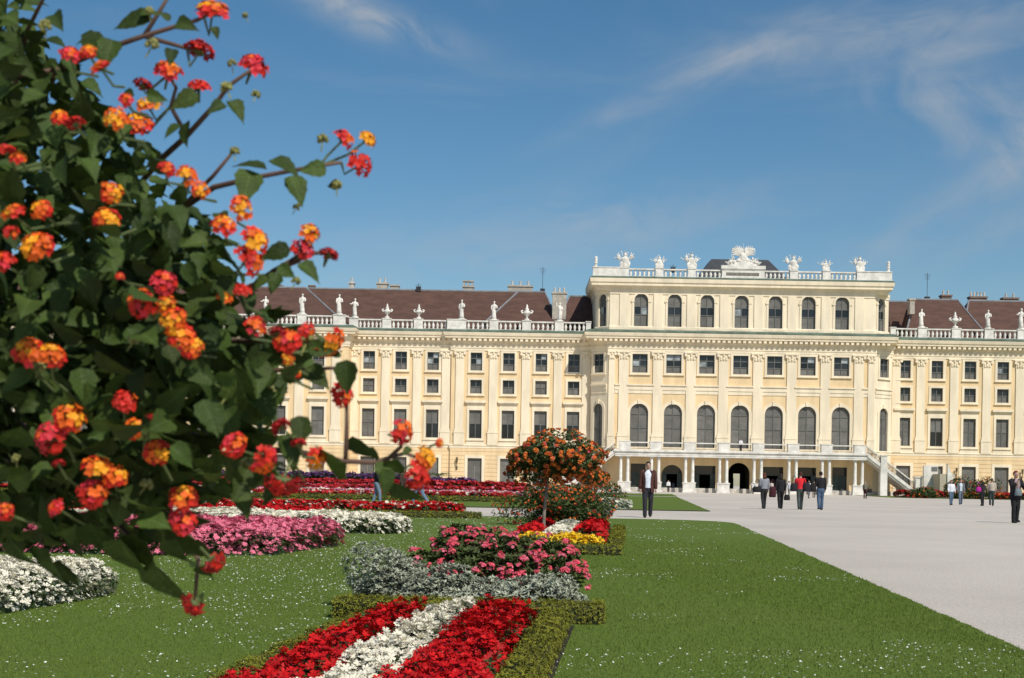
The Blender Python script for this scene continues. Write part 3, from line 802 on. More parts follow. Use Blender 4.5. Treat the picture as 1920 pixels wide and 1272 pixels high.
# --- terrace on paired columns, with iron railing and two flights of stairs
tx = lambda p, y=850: wx(p, y, DT)
ZT0, ZT1 = zz(1200, 856, DT), zz(1200, 843, DT); TL, TR = tx(1153), tx(1626, 860)
t_ = MB(); t_.box(TL, TR, DT, DC - .02, ZT0 + .22, ZT1 - .3); t_.box(TL - .18, TR + .18, DT - .2, DC - .02, ZT1 - .3, ZT1); t_.box(TL + .04, TR - .04, DT + .05, DC - .02, ZT0, ZT0 + .22)
part('terrace_slab', t_, STO)
COLX = [tx(p, 880) for p in (1171, 1229, 1293, 1357, 1422, 1487.5, 1550, 1612)]
PH = zz(1293, 905, DT)
cm = MB(); hC = ZT0 - PH
cm.lathe([(.30, 0), (.30, .1), (.25, .14), (.25, .2), (.235, .24), (.205, hC - .4), (.205, hC - .35), (.25, hC - .3), (.22, hC - .26), (.28, hC - .14)], 14)
cm.box(-.31, .31, -.31, .31, hC - .14, hC - .002); COLM = cm.mesh('column', STO); COLM.polygons.foreach_set('use_smooth', [True] * len(COLM.polygons))
for x in COLX:
    p = MB(); p.box(x - .86, x + .86, DT + .12, DT + .98, 0, PH - .16); p.box(x - .93, x + .93, DT + .06, DT + 1.04, PH - .16, PH); p.box(x - .95, x + .95, DT + .03, DT + 1.07, 0, .22); part('column_pedestal', p, STO)
    for s in (-.5, .5): pobj('column', COLM, Matrix.Translation((x + s, DT + .55, PH)))
ZR = zz(1200, 828.5, DT)
rl = MB(); gr = MB()
for x in COLX:
    rl.box(x - .78, x + .78, DT - .02, DT + .6, ZT1, ZR); rl.box(x - .84, x + .84, DT - .08, DT + .66, ZR, ZR + .1)
    part('terrace_pedestal', rl, STO); rl = MB()
for a, b in zip(COLX, COLX[1:]):
    rl = MB(); rl.box(a + .79, b - .79, DT + .1, DT + .3, ZR - .16, ZR - .02); part('terrace_handrail', rl, STO)
    n = int((b - a - 1.6) / .16)
    for k in range(n):
        x = a + .79 + (b - a - 1.58) * (k + .5) / n; gr.tube([(x, DT + .2, ZT1 + .05), (x, DT + .2, ZR - .1)], .018, 4)
tag(part('railing_bar', gr, IRON), None, None, kind='stuff')
def stair(sx, x0, x1, xp, name='staircase'):
    """flight from the terrace end x0 down to x1 (world x), pier at xp"""
    y0, y1 = DT + .1, DW - 1.6; z0, z1 = ZT1, .55
    sl = (z1 - z0) / (x1 - x0); zat = lambda x: z0 + (x - x0) * sl
    def pr(mb, a, b, ya, yb_, lo, hi):
        if a > b: a, b = b, a
        mb.hexa([(a, ya, zat(a) + lo), (b, ya, zat(b) + lo), (b, yb_, zat(b) + lo), (a, yb_, zat(a) + lo)], [(a, ya, zat(a) + hi), (b, ya, zat(b) + hi), (b, yb_, zat(b) + hi), (a, yb_, zat(a) + hi)])
    s_ = MB(); pr(s_, x0, x1, y0, y1, -.75, -.28); pr(s_, x0, x1, y0 - .15, y0 + .25, -.45, .05)
    st = part(name, s_, STO)
    t_ = MB(); n = 24
    for k in range(n):
        a = x0 + (x1 - x0) * k / n; b = x0 + (x1 - x0) * (k + 1) / n; zt_ = zat(b) + .02
        t_.box(min(a, b), max(a, b), y0 + .26, y1, zt_ - .3, zt_)
    t_.build('step', STO, st)
    h_ = MB(); pr(h_, x0, x1, y0 - .02, y0 + .2, .88, 1.05); h_.build('handrail', STO, st)
    g_ = MB(); n = 44
    for k in range(n):
        x = x0 + (x1 - x0) * (k + .5) / n; g_.tube([(x, y0 + .1, zat(x)), (x, y0 + .1, zat(x) + .9)], .03, 4)
        if k % 3 == 0: g_.tube([(x, y0 + .1, zat(x) + .1), (x + .25, y0 + .1, zat(x) + .45), (x, y0 + .1, zat(x) + .75)], .03, 4)
    tag(g_.build('railing_bar', IRON, st), None, None, kind='stuff')
    p_ = MB(); p_.box(xp - .48, xp + .48, y0 - .3, y0 + .7, 0, zat(xp) - .3); part('stair_pier', p_, STO)
    p_ = MB(); p_.box(xp - .42, xp + .42, y0 - .25, y0 + .6, zat(xp) - .3, zat(xp) + 1.35); p_.box(xp - .5, xp + .5, y0 - .32, y0 + .68, zat(xp) + 1.35, zat(xp) + 1.48); part('stair_pier_cap', p_, STO)
    e_ = MB(); e_.box(x1 - .45, x1 + .45, y0 - .4, y0 + .8, 0, 2.6); e_.box(x1 - .55, x1 + .55, y0 - .5, y0 + .9, 2.6, 2.8); part('newel_post', e_, STO)
stair(1, TR, tx(1722, 900), tx(1657, 880)); stair(-1, TL, tx(1062, 890), tx(1122, 870))
# the turn of the eastern stair: a broad landing block with a sloping parapet
lb = MB(); lb.box(tx(1745, 890), tx(1773, 890), DT - 4.2, DT - 1, 0, zz(1760, 889, DT - 4)); part('stair_landing', lb, mat('tan_render', (.46, .40, .31), .9, .08, .8, .2))
lb = MB(); x0_, x1_ = tx(1758, 890), tx(1790, 890)
lb.hexa([(x0_, DT - 4.4, 0), (x1_, DT - 4.4, 0), (x1_, DT - 3.9, 0), (x0_, DT - 3.9, 0)], [(x0_, DT - 4.4, zz(1758, 870, DT - 4)), (x1_ - .9, DT - 4.4, 1.1), (x1_ - .9, DT - 3.9, 1.1), (x0_, DT - 3.9, zz(1758, 870, DT - 4))])
part('stair_parapet', lb, STO); lb = MB(); lb.box(tx(1729, 880), tx(1755, 880), DT - .9, DT - .3, 0, zz(1742, 874, DT)); part('stair_parapet', lb, STO)
lb = MB(); lb.box(tx(1743, 880), tx(1754, 880), DT - .95, DT - .905, zz(1748, 884, DT), zz(1748, 876, DT)); part('vent_grille', lb, SASH)

# ================================================================== ROOFTOP STATUES AND URNS (each a thing of its own)
def figure(seed, arm):
    q = random.Random(seed); f = MB(); sw = q.uniform(-.08, .08)
    f.loft([(0, 0, 0, .30, .26), (sw*.4, 0, .35, .27, .24), (sw, 0, .8, .24, .2), (sw*1.3, .02, 1.1, .26, .2), (sw, 0, 1.3, .21, .17), (0, 0, 1.6, .27, .19), (0, 0, 1.82, .25, .16), (0, -.01, 1.9, .10, .09), (0, -.02, 1.98, .085, .085)], 12, .06)
    f.ball((0, -.03, 2.12), (.125, .14, .16), 9, 6)
    for k in range(6):      # folds of the drapery
        a = q.uniform(0, 6.3); f.tube([(.25*math.cos(a), .2*math.sin(a), .02), (sw + .22*math.cos(a+.4), .17*math.sin(a+.4), .8), (.2*math.cos(a+1), .15*math.sin(a+1), 1.4)], [.05, .045, .02], 5)
    A = {'down': [(-.27, 0, 1.75), (-.36, -.05, 1.4), (-.28, -.16, 1.1)], 'up': [(-.27, 0, 1.75), (-.48, -.05, 1.9), (-.46, -.08, 2.3)], 'out': [(-.27, 0, 1.75), (-.5, -.12, 1.5), (-.72, -.2, 1.55)]}[arm]
    f.tube(A, [.1, .08, .06], 7); f.tube([(.27, 0, 1.75), (.36, -.1, 1.42), (.12, -.22, 1.35)], [.1, .08, .06], 7)
    f.box(-.34, .34, -.3, .3, -.16, 0.01)
    return f.mesh('statue', STO)
FIG = [figure(1, 'down'), figure(2, 'up'), figure(3, 'out'), figure(4, 'down')]
def urn_mesh():
    u = MB(); u.box(-.3, .3, -.3, .3, -.02, .22)
    u.lathe([(.2, .22), (.1, .4), (.13, .5), (.4, .85), (.46, 1.1), (.34, 1.22), (.2, 1.3), (.27, 1.4), (.27, 1.5), (.12, 1.6), (.16, 1.75), (.1, 1.95), (.03, 2.1)], 12)
    for s in (-1, 1): u.tube([(s*.4, 0, .95), (s*.66, 0, 1.02), (s*.74, 0, 1.2), (s*.5, 0, 1.32)], [.12, .13, .12, .08], 7)
    for k in range(5): u.ball((-.32 + .16*k, -.36, 1.0 - .08*math.sin(math.pi*k/4)), (.1, .1, .1), 6, 4)
    return u.mesh('urn', STO)
URN = urn_mesh()
for me in FIG + [URN]: me.polygons.foreach_set('use_smooth', [True] * len(me.polygons))
def on_roof(me, name, px, ypx, D, z, s, label, cat, group, rz=0):
    o = bpy.data.objects.new(name, me); COL.objects.link(o)
    o.location = (wx(px, ypx, D), D, z); o.scale = (s,) * 3; o.rotation_euler = (0, 0, rz)
    tag(o, label, cat, group); return o
GS, GU = 'stone statues along the roof balustrade', 'stone urns along the roof balustrade'
zs = ZB1 + .14 + .16
def st(k, px, D, lab, s=1.13, rz=0): on_roof(FIG[k], 'statue', px, 590, D - .25, zs, s, lab, 'statue', GS, rz)
st(1, 405, DL, 'white statue with a raised arm on the balustrade half hidden by orange blossoms', 1.15)
st(2, 498, DL, 'slim white statue on the balustrade behind a hanging lantana leaf', 1.0)
st(0, 567, DL, 'white draped statue on the balustrade in front of a grey roof seam', 1.2)
st(3, 636, DL, 'white draped statue at the end of the projecting wing balustrade', 1.2, .3)
st(2, 665.5, DW, 'white draped statue next to the step between the two wing balustrades', 1.15, .4)
st(0, 866, DW, 'white statue on the broad double pedestal in the middle of the long wing', 1.18, -.3)
st(3, 926.5, DW, 'white statue on the long wing between the broad pedestal and an urn')
st(1, 1049.5, DW, 'white statue with raised arm in front of the tall pale chimney', 1.1, .2)
st(0, 1728, DW, 'white statue nearest the central block on the short side wing', 1.1, .2)
st(3, 1853, DW, 'white statue beyond the urn on the short side wing', 1.12, -.2)
st(2, 1915, DW, 'bulky white statue cut by the edge of the photograph on the short side wing', 1.25, .2)
def ur(px, D, lab, s=1.0): on_roof(URN, 'urn', px, 590, D - .25, ZB1 + .15, s, lab, 'urn', GU)
ur(726, DW, 'white stone urn next to the statue at the balustrade step', 1.0)
ur(785.5, DW, 'white stone urn next to the broad double pedestal of the long wing', 1.0)
ur(988, DW, 'white stone urn below the broad chimney stack with pots', 1.12)
ur(1791, DW, 'white stone urn between the two statues of the short side wing', 1.12)

def trophy_mesh(seed):
    q = random.Random(seed); u = MB()
    u.loft([(0, 0, 0, .5, .36), (0, 0, .25, .55, .4), (0, 0, .6, .42, .34), (0, 0, 1.0, .55, .38), (0, 0, 1.4, .62, .4), (0, 0, 1.62, .3, .25), (0, 0, 1.72, .16, .16)], 12, .09)
    u.ball((0, -.03, 1.95), (.24, .26, .28), 9, 6); u.tube([(0, .15, 2.1), (0, .05, 2.38), (0, -.25, 2.42)], [.05, .1, .04], 6)
    for k in range(9):
        a = -1.0 + 2.0 * k / 8 + q.uniform(-.08, .08); l = q.uniform(1.5, 2.15); p0 = Vector((math.sin(a)*.3, .12, .8)); d = Vector((math.sin(a), q.uniform(-.1, .15), math.cos(a)))
        p1 = p0 + d * l * .75; u.tube([p0, p1], [.06, .05], 6); u.tube([p1, p1 + d * .28], [.1, .01], 6)
        if k in (1, 2, 6, 7): u.tube([p1 - d*.1, p1 - d*.35 + Vector((.22*math.copysign(1, math.sin(a)), -.1, -.05)), p1 - d*.75 + Vector((.18*math.copysign(1, math.sin(a)), -.15, -.15))], [.05, .19, .05], 6)
    for s in (-1, 1): u.ball((s*.52, -.2, .55), (.34, .12, .4), 9, 5); u.tube([(s*.3, -.2, .1), (s*.75, -.2, .18)], [.14, .11], 7)
    return u.mesh('trophy', STO)
TRO = [trophy_mesh(s) for s in (3, 8, 14)]
for k, (px, ty, lab) in enumerate([(1172, 468, 'carved trophy of arms at the western end of the attic balustrade'), (1236, 476, 'carved trophy of arms between the two others west of the roof crest'), (1296.5, 470, 'carved trophy of arms beside the west slope of the dark roof'),
        (1487.5, 475, 'carved trophy of arms beside the east slope of the dark roof'), (1548.5, 484, 'carved trophy of arms between the two others east of the roof crest'), (1612, 477, 'carved trophy of arms at the eastern end of the attic balustrade')]):
    h = zz(px, ty, da) - ZQ1 - .14
    on_roof(TRO[k % 3], 'trophy', px, 495, da, ZQ1 + .12, h / 2.75, lab, 'sculpture', 'stone trophies on the attic balustrade', (-.2, .15, .3)[k % 3])
fm = MB(); fm.box(-.25, .25, -.25, .25, 0, .15); fm.lathe([(.18, .15), (.2, .5), (.27, .55), (.27, .65), (.2, .7), (.24, 1.1), (.2, 1.3), (.27, 1.36), (.22, 1.5), (.05, 1.62)], 10); FIN = fm.mesh('finial', STO)
on_roof(FIN, 'finial', 1117.5, 490, da, ZQ1 + .12, .95, 'small stone finial on the western corner of the attic parapet', 'finial', 'corner finials of the attic')
on_roof(FIN, 'finial', 1666, 495, da, ZQ1 + .12, .95, 'small stone finial on the eastern corner of the attic parapet', 'finial', 'corner finials of the attic')
# the crest in the middle: eagle with spread wings, flags and heaped arms
cr = MB(); q = random.Random(4)
cr.loft([(0, 0, 0, 2.7, .5), (0, 0, .35, 2.5, .5), (0, 0, .8, 1.7, .45), (0, 0, 1.3, .9, .42), (0, 0, 1.9, .5, .36), (0, 0, 2.4, .22, .2)], 18, .07)
cr.ball((0, -.35, 1.35), (.5, .22, .65), 12, 7); cr.tube([(0, .1, 2.0), (0, .1, 3.9)], [.07, .03], 6); cr.ball((0, 0, 2.65), (.26, .22, .28), 8, 6); cr.tube([(0, -.1, 2.65), (.2, -.3, 2.6)], [.1, .03], 6)
for s in (-1, 1):
    for k in range(9):
        a = R(8 + k * 11); l = 1.25 + .85 * math.sin(math.pi * (k + 2) / 11); b0 = Vector((s*.35, .05 - .03*k, 1.75)); d = Vector((s*math.cos(a), 0, math.sin(a)))
        cr.tube([b0, b0 + d*l*.6 + Vector((0, 0, .1)), b0 + d*l], [.13, .15, .03], 6)
    for k in range(7):
        x = s * (.6 + .33 * k); cr.ball((x, -.25 + q.uniform(-.1, .1), .35 + q.uniform(0, .3) + .5 * (1 - k / 7)), (q.uniform(.22, .34), .26, q.uniform(.2, .36)), 8, 5)
    for k in range(6):
        a = R(12 + k * 13); b0 = Vector((s*1.4, .1, .5)); d = Vector((s*math.cos(a), 0, math.sin(a))); cr.tube([b0, b0 + d*q.uniform(1.0, 1.6)], [.08, .05], 6)
        if k % 2: cr.tube([b0 + d*.8, b0 + d*1.1 + Vector((0, -.1, -.22)), b0 + d*1.3 + Vector((0, -.1, -.45))], [.07, .24, .05], 6)
    cr.tube([(s*.2, .1, 2.3), (s*1.0, .1, 3.0), (s*1.9, .05, 2.85), (s*2.0, 0, 2.5)], [.08, .22, .2, .04], 7)
    cr.tube([(s*2.6, 0, .3), (s*3.1, -.05, .75)], [.14, .09], 7)
crest = cr.build('roof_crest', STO); crest.location = (bx(1393), da - .05, ZQ1 + .6); k_ = (zz(1393, 457, da) - ZQ1 - .6) / 3.9; crest.scale = (1.0 * k_ , k_, k_)
tag(crest, 'large carved stone crest with spread eagle and flags above the attic centre', 'sculpture')

# wall lanterns, potted palm
def lantern(px, y0, y1, D, label):
    l = MB(); z0, z1 = zz(px, y1, D), zz(px, y0, D); h = z1 - z0
    l.tube([(0, 0, 0), (0, -.35, .15*h), (0, -.35, .5*h)], .05, 6); l.lathe([(.08, .45*h), (.13, .62*h), (.18, .88*h), (.05, h)], 6, 0, -.35); l.box(-.1, .1, -.06, .02, -.05*h, .25*h)
    o = l.build('wall_lantern', mat('bronze', (.12, .09, .05), .5)); o.location = (wx(px, y1, D), D - .07, z0)
    tag(o, label, 'lantern', 'lanterns on the ground floor wall')
lantern(856.5, 857, 880, DW - .35, 'bronze wall lantern on the ochre ground floor between two doors of the long wing')
lantern(1792, 877, 893, DW, 'bronze wall lantern beside the shuttered door past the stair landing')
lantern(1915, 880, 898, DW, 'bronze wall lantern at the edge of the photograph on the side wing')
# ================================================================== BEDS, HEDGES, SHRUBS
PHI = math.atan(0.087)
def rib(b, a):
    """ribbon of beds along the lawn edge: a metres along, b metres across"""
    return (-1.28 + b * math.cos(PHI) + a * math.sin(PHI), a * math.cos(PHI) - b * math.sin(PHI))
NO = lambda p, s: noise_at(p[0] * s, p[1] * s)
def noise_at(x, y): return mnoise.noise(Vector((x, y, 3.3)))

def inside(P, poly):
    x, y = P[:, 0], P[:, 1]; ins = np.zeros(len(P), bool); k = len(poly)
    for i in range(k):
        (x0, y0), (x1, y1) = poly[i], poly[(i + 1) % k]
        c = ((y0 > y) != (y1 > y)) & (x < (x1 - x0) * (y - y0) / ((y1 - y0) or 1e-9) + x0); ins ^= c
    return ins
def edge_dist(P, poly):
    d = np.full(len(P), 1e9)
    for i in range(len(poly)):
        a = np.array(poly[i]); b = np.array(poly[(i + 1) % len(poly)]); ab = b - a
        t = np.clip(((P - a) @ ab) / (ab @ ab), 0, 1); d = np.minimum(d, np.linalg.norm(P - (a + t[:, None] * ab), axis=1))
    return d
def fill(poly, n):
    lo = np.min(poly, 0); hi = np.max(poly, 0); out = np.zeros((0, 2))
    while len(out) < n:
        p = RNG.uniform(lo, hi, (n * 2, 2)); out = np.concatenate([out, p[inside(p, poly)]])
    return out[:n]
def vnoise(P, s, sd=0.0): return np.array([mnoise.noise(Vector((x * s, y * s, sd))) for x, y in P])

def bed(name, poly, h, mats, label, dens, size, shares=None, petal=5, leaf=0.7, edge=0.16, cat='flower bed', group=None, rough=0.25, tilt=0.6, flat=0.35, dome=True, z0=0.03, leafmat=LEAFB, leafsize=1.5, front=1.0, lift=.01):
    """a dense planting: soil mound, leaves and many blossoms, one object"""
    S = SCAT(); area = abs(sum(poly[i][0] * poly[(i+1) % len(poly)][1] - poly[(i+1) % len(poly)][0] * poly[i][1] for i in range(len(poly)))) / 2
    mats = list(mats); nm = len(mats)
    def hz(P):
        e = edge_dist(P, poly); t = np.clip(e / edge, 0, 1) if dome else np.ones(len(P))
        return z0 + h * (flat + (1 - flat) * np.sqrt(1 - (1 - t) ** 2)) * (1 + rough * vnoise(P, 3.0 / max(.5, edge * 3), 1.7) + rough * .6 * vnoise(P, 9.0 / max(.5, edge * 3), 4.1))
    core = MB()
    c = np.mean(poly, 0)
    mw = max(.3, min(np.ptp(np.array(poly)[:, 0]), np.ptp(np.array(poly)[:, 1])) / 2); ins = max(.25, 1 - edge * .9 / mw)
    core.hexa([(x, y, 0) for x, y in poly], [(c[0] + (x - c[0]) * ins, c[1] + (y - c[1]) * ins, z0 + h * .55) for x, y in poly]); core.m = [nm + 1] * len(core.m)
    S.add_mb(core)
    nl = int(area * dens * leaf)
    P = fill(poly, nl); z = hz(P) * RNG.uniform(.5, .93, nl); tv, tf = clump(4, 3)
    S.add(tv, tf, np.c_[P, z], rots(nl, .5), RNG.uniform(.8, 1.3, nl) * size * leafsize, nm + 1)
    n = int(area * dens); P = fill(poly, n); z = hz(P) + RNG.uniform(-.25, .14, n) * h * .4 + lift
    e = edge_dist(P, poly); side = (e < edge * .7) & (RNG.random(n) < .6)
    z = np.where(side, z0 + (z - z0) * RNG.uniform(.12, 1, n), z)
    # side blossoms look outward
    cen = P - c; cen /= np.maximum(1e-6, np.linalg.norm(cen, axis=1, keepdims=True))
    up = np.c_[cen * np.where(side, .9, .12)[:, None], np.zeros(n)]
    tv, tf = petals(petal, 1, .75, .3)
    mi = RNG.choice(nm, n, p=shares) if shares else np.zeros(n, int)
    S.add(tv, tf, np.c_[P, z], rots(n, tilt, up), RNG.uniform(.7, 1.25, n) * size, mi)
    o = S.build(name, mats + [SOIL, leafmat])
    tag(o, label, cat, group, 'stuff'); return o

def hedge(poly, h, label, dens=2600, size=.022, group='low box hedges edging the beds', wob=.012):
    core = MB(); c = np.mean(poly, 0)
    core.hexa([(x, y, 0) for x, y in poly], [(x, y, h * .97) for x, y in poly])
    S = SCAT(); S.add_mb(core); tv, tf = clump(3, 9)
    per = [(np.array(poly[i]), np.array(poly[(i + 1) % len(poly)])) for i in range(len(poly))]
    area = abs(sum(poly[i][0] * poly[(i+1) % len(poly)][1] - poly[(i+1) % len(poly)][0] * poly[i][1] for i in range(len(poly)))) / 2
    n = int(area * dens); P = fill(poly, n)
    S.add(tv, tf, np.c_[P, h + RNG.normal(0, wob, n) + wob * vnoise(P, 5) * 1.5], rots(n, .6), RNG.uniform(.7, 1.3, n) * size, 1)
    for a, b in per:
        l = np.linalg.norm(b - a); k = int(l * h * dens); t = RNG.random(k); p = a + (b - a) * t[:, None]; nn = np.array([(b - a)[1], -(b - a)[0]]) / l
        s = np.sign(((a + b) / 2 - c) @ nn) or 1; nn = nn * s
        p = p + nn * RNG.normal(0, wob, k)[:, None]
        S.add(tv, tf, np.c_[p, RNG.uniform(.01, h, k)], rots(k, .5, np.r_[nn * 1.6, 0.2][None]), RNG.uniform(.7, 1.3, k) * size, 1)
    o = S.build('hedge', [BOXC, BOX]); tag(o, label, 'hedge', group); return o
def strip(b0, b1, a0, a1, n=1):
    L = [rib(b0, a0 + (a1 - a0) * i / n) for i in range(n + 1)]; Rr = [rib(b1, a0 + (a1 - a0) * i / n) for i in range(n + 1)]
    return Rr[:1] and ([L[0]] + [Rr[0]] + Rr[1:] + L[:0:-1])

# nearest carpet bed: red, white, red between two hedges
bed('begonia_bed', strip(-.47, -.11, 5.2, 9.75), .17, [PETR], 'strip of red begonias west of the white strip in the nearest carpet bed', 2300, .0205, rough=.6, edge=.12, flat=.6, leaf=.9)
bed('begonia_bed', strip(-.11, .20, 5.2, 9.95), .165, [PETW], 'strip of white begonias running down the middle of the nearest carpet bed', 2300, .020, rough=.6, edge=.12, flat=.7, leaf=1.0)
bed('begonia_bed', strip(.20, .63, 5.2, 9.9), .18, [PETR], 'strip of red begonias east of the white strip in the nearest carpet bed', 2300, .0205, rough=.6, edge=.12, flat=.6, leaf=.9)
hedge(strip(.66, .83, 5.2, 9.95), .17, 'low box hedge along the gravel side of the nearest red and white bed', 5200, .016)
hedge(strip(-.66, -.50, 5.2, 9.6), .15, 'low box hedge along the lawn side of the nearest red and white bed', 5200, .016)
m = MB(); m.hexa([(x, y, .036) for x, y in strip(.83, .87, 5.2, 10.2)], [(x, y, .042) for x, y in strip(.83, .87, 5.2, 10.2)]); tag(m.build('bed_edge_soil', SOIL), None, None, kind='structure')
hedge(strip(-.95, 1.07, 10.35, 10.68), .175, 'low box hedge across the foot of the silver leaved planting', 5200, .016)

def mass(name, cen, rad, n, tmpl, mats, mi, size, tilt=.9, seed=0, shell=.55, lobes=9, zmin=.04, outward=1.2, lump=.25):
    """points in a lumpy ellipsoid volume, biased to its shell"""
    q = random.Random(seed); k = n
    L = [(Vector((q.gauss(0, 1), q.gauss(0, 1), q.gauss(0, .7))).normalized(), q.uniform(-lump, lump)) for _ in range(lobes)]
    d = RNG.normal(0, 1, (k, 3)); d /= np.linalg.norm(d, axis=1, keepdims=True)
    s = np.ones(k)
    for v, a in L: s += a * np.maximum(0, d @ np.array(v)) ** 5 * 1.3
    r = s * (shell + (1 - shell) * RNG.random(k) ** .6) 
    P = np.array(cen) + d * r[:, None] * np.array(rad); P[:, 2] = np.maximum(P[:, 2], zmin + RNG.random(k) * .06)
    return P, d
# silver leaved planting with the coral pink bush behind it
def silver():
    S = SCAT(); tv, tf = clump(6, 2, 1.0)
    for (b, a, rx, ry, h, n) in ((-.68, 11.3, .36, .45, .46, 2600), (-.3, 11.1, .3, .3, .36, 1700), (.05, 11.05, .34, .28, .33, 1700), (.42, 11.0, .34, .28, .33, 1700), (.75, 11.0, .24, .25, .27, 1000), (.62, 11.5, .25, .4, .36, 500)):
        x, y = rib(b, a); P, d = mass('', (x, y, h * .38), (rx, ry, h * .62), n, None, None, 0, 0, seed=int(a * 100 + b * 70), zmin=.05, lump=.6, lobes=14)
        S.add(tv, tf, P, rots(n, .5, d * 1.0 + np.array([0, 0, .5])), RNG.uniform(.6, 1.4, n) * .034, 0)
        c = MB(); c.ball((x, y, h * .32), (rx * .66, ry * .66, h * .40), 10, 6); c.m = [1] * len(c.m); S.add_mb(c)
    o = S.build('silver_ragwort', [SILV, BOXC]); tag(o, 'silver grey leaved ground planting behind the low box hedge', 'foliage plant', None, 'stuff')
silver()
def stems(mb, base, tips, r=.006):
    for t in tips:
        b = Vector(base); t = Vector(t); mb.tube([b, b.lerp(t, .5) + Vector((0, 0, .05)), t], [r * 1.6, r, r * .7], 5)
def pinkbush():
    t = empty('pink_bush', (*rib(.22, 11.75), 0)); tag(t, 'coral pink flowering bush with loose clusters rising out of silver foliage', 'bush')
    c0 = t.location; S = SCAT(); Fl = SCAT(); tv, tf = clump(5, 5, .8); pv, pf = petals(5, 1, .8, .25); st_ = MB()
    for (b, a, z, rx, ry, rz, n, fl) in ((.05, 11.75, .34, .36, .35, .26, 1300, 15), (-.02, 11.9, .5, .22, .25, .16, 500, 7), (-.3, 11.75, .30, .26, .3, .16, 600, 8), (.45, 11.75, .36, .36, .35, .22, 1200, 17), (.72, 11.65, .30, .25, .3, .24, 700, 12)):
        x, y = rib(b - .12, a); z *= 1.1; P, d = mass('', (x - c0.x, y - c0.y, z), (rx, ry, rz), n, None, None, 0, 0, seed=n, zmin=.08)
        S.add(tv, tf, P, rots(n, .7, d * .6), RNG.uniform(.7, 1.3, n) * .042, 0)
        k = int(fl * 3); P, d = mass('', (x - c0.x, y - c0.y, z), (rx * 1.08, ry * 1.08, rz * 1.12), k * 3, None, None, 0, 0, seed=n, shell=.95, zmin=.12)
        ok = (d[:, 1] < .45) & (d[:, 2] > -.45); P, d = P[ok][:k], d[ok][:k]
        for p, dd in zip(P, d):
            m_ = RNG.integers(9, 20); off = RNG.normal(0, 1, (m_, 3)); off /= np.linalg.norm(off, axis=1, keepdims=True); off = off + dd * .6 + np.array([0, -.2, .3])
            off /= np.linalg.norm(off, axis=1, keepdims=True); rr = RNG.uniform(.020, .040)
            Fl.add(pv, pf, p + off * rr * np.array([1.15, 1.15, .75]), rots(m_, .3, off * 1.5), RNG.uniform(.8, 1.2, m_) * .0145, RNG.choice(2, m_, p=[.8, .2]))
        stems(st_, (x - c0.x, y - c0.y, 0), [tuple(p) for p in P[::2]])
    S.build('foliage', [SHRB], t); st_.build('stem', TWIG, t); tag(Fl.build('blossom', [PETK, PETP], t), None, None, kind='stuff')
pinkbush()

# second ornamental bed further up the ribbon
hedge(strip(-.9, 1.12, 20.2, 20.6), .18, 'low box hedge in front of the row of yellow flowers', 900, .03)
bed('marigold_bed', strip(-.5, .86, 20.7, 21.5), .25, [PETY], 'row of bright yellow flowers behind the coral pink bush', 1100, .032, edge=.3, leaf=.5)
bed('begonia_bed', strip(-.62, -.2, 22.4, 27.5), .30, [PETR], 'far red strip to the west of the slim trunk of the orange tree', 500, .04, edge=.2, flat=.6)
bed('begonia_bed', strip(-.18, .28, 22.4, 27.5), .27, [PETW], 'far white strip between two red strips beside the slim trunk', 560, .038, edge=.2, flat=.6)
bed('begonia_bed', strip(.3, .85, 22.4, 27.5), .30, [PETR], 'far red strip to the east of the slim trunk of the orange tree', 500, .04, edge=.2, flat=.6)
hedge(strip(.9, 1.12, 22.3, 30), .18, 'low box hedge running beside the far red and white strips', 900, .03)

# beds on the open lawn to the west
bed('begonia_bed', [(-6.2, 8.4), (-3.95, 9.6), (-3.72, 10.2), (-3.42, 12.0), (-3.55, 12.5), (-4.1, 12.6), (-6.2, 12.6)], .27, [PETW], 'white flower bed close by, half hidden under the hanging lantana leaves', 1500, .024, edge=.35, flat=.35, leaf=1.0, leafsize=1.4, rough=.3)
bed('begonia_bed', [(-9, 18.2), (-4.2, 18.0), (-3.1, 18.6), (-2.95, 19.8), (-2.6, 21.6), (-2.75, 22.4), (-9, 22.6)], .36, [PETP], 'pink flower bed on the lawn west of the coral pink bush', 700, .036, edge=.5, flat=.45, leaf=.9, rough=.35)
bed('begonia_bed', [(-9, 25.6), (-2.2, 26.6), (-2.0, 28), (-2.3, 29.6), (-9, 30.2)], .32, [PETW], 'long white flower bed behind the pink bed', 450, .045, edge=.55, flat=.35, leaf=1.1)
bed('begonia_bed', [(-14, 30.8), (-4.6, 31), (-4.2, 32.5), (-4.6, 34.5), (-14, 35)], .30, [PETR], 'broad red flower bed behind the long white bed', 420, .05, edge=.5, flat=.5)
hedge([(-14, 38.6), (-.85, 38.6), (-.85, 39.0), (-14, 39.0)], .2, 'long low box hedge in front of a narrow red flower strip', 500, .04)
bed('begonia_bed', [(-14, 39.1), (-1.35, 39.1), (-1.35, 40.8), (-14, 40.8)], .36, [PETR, PETW], 'narrow red flower strip along its hedge, sprinkled with white', 330, .055, shares=[.86, .14], edge=.5, flat=.5)
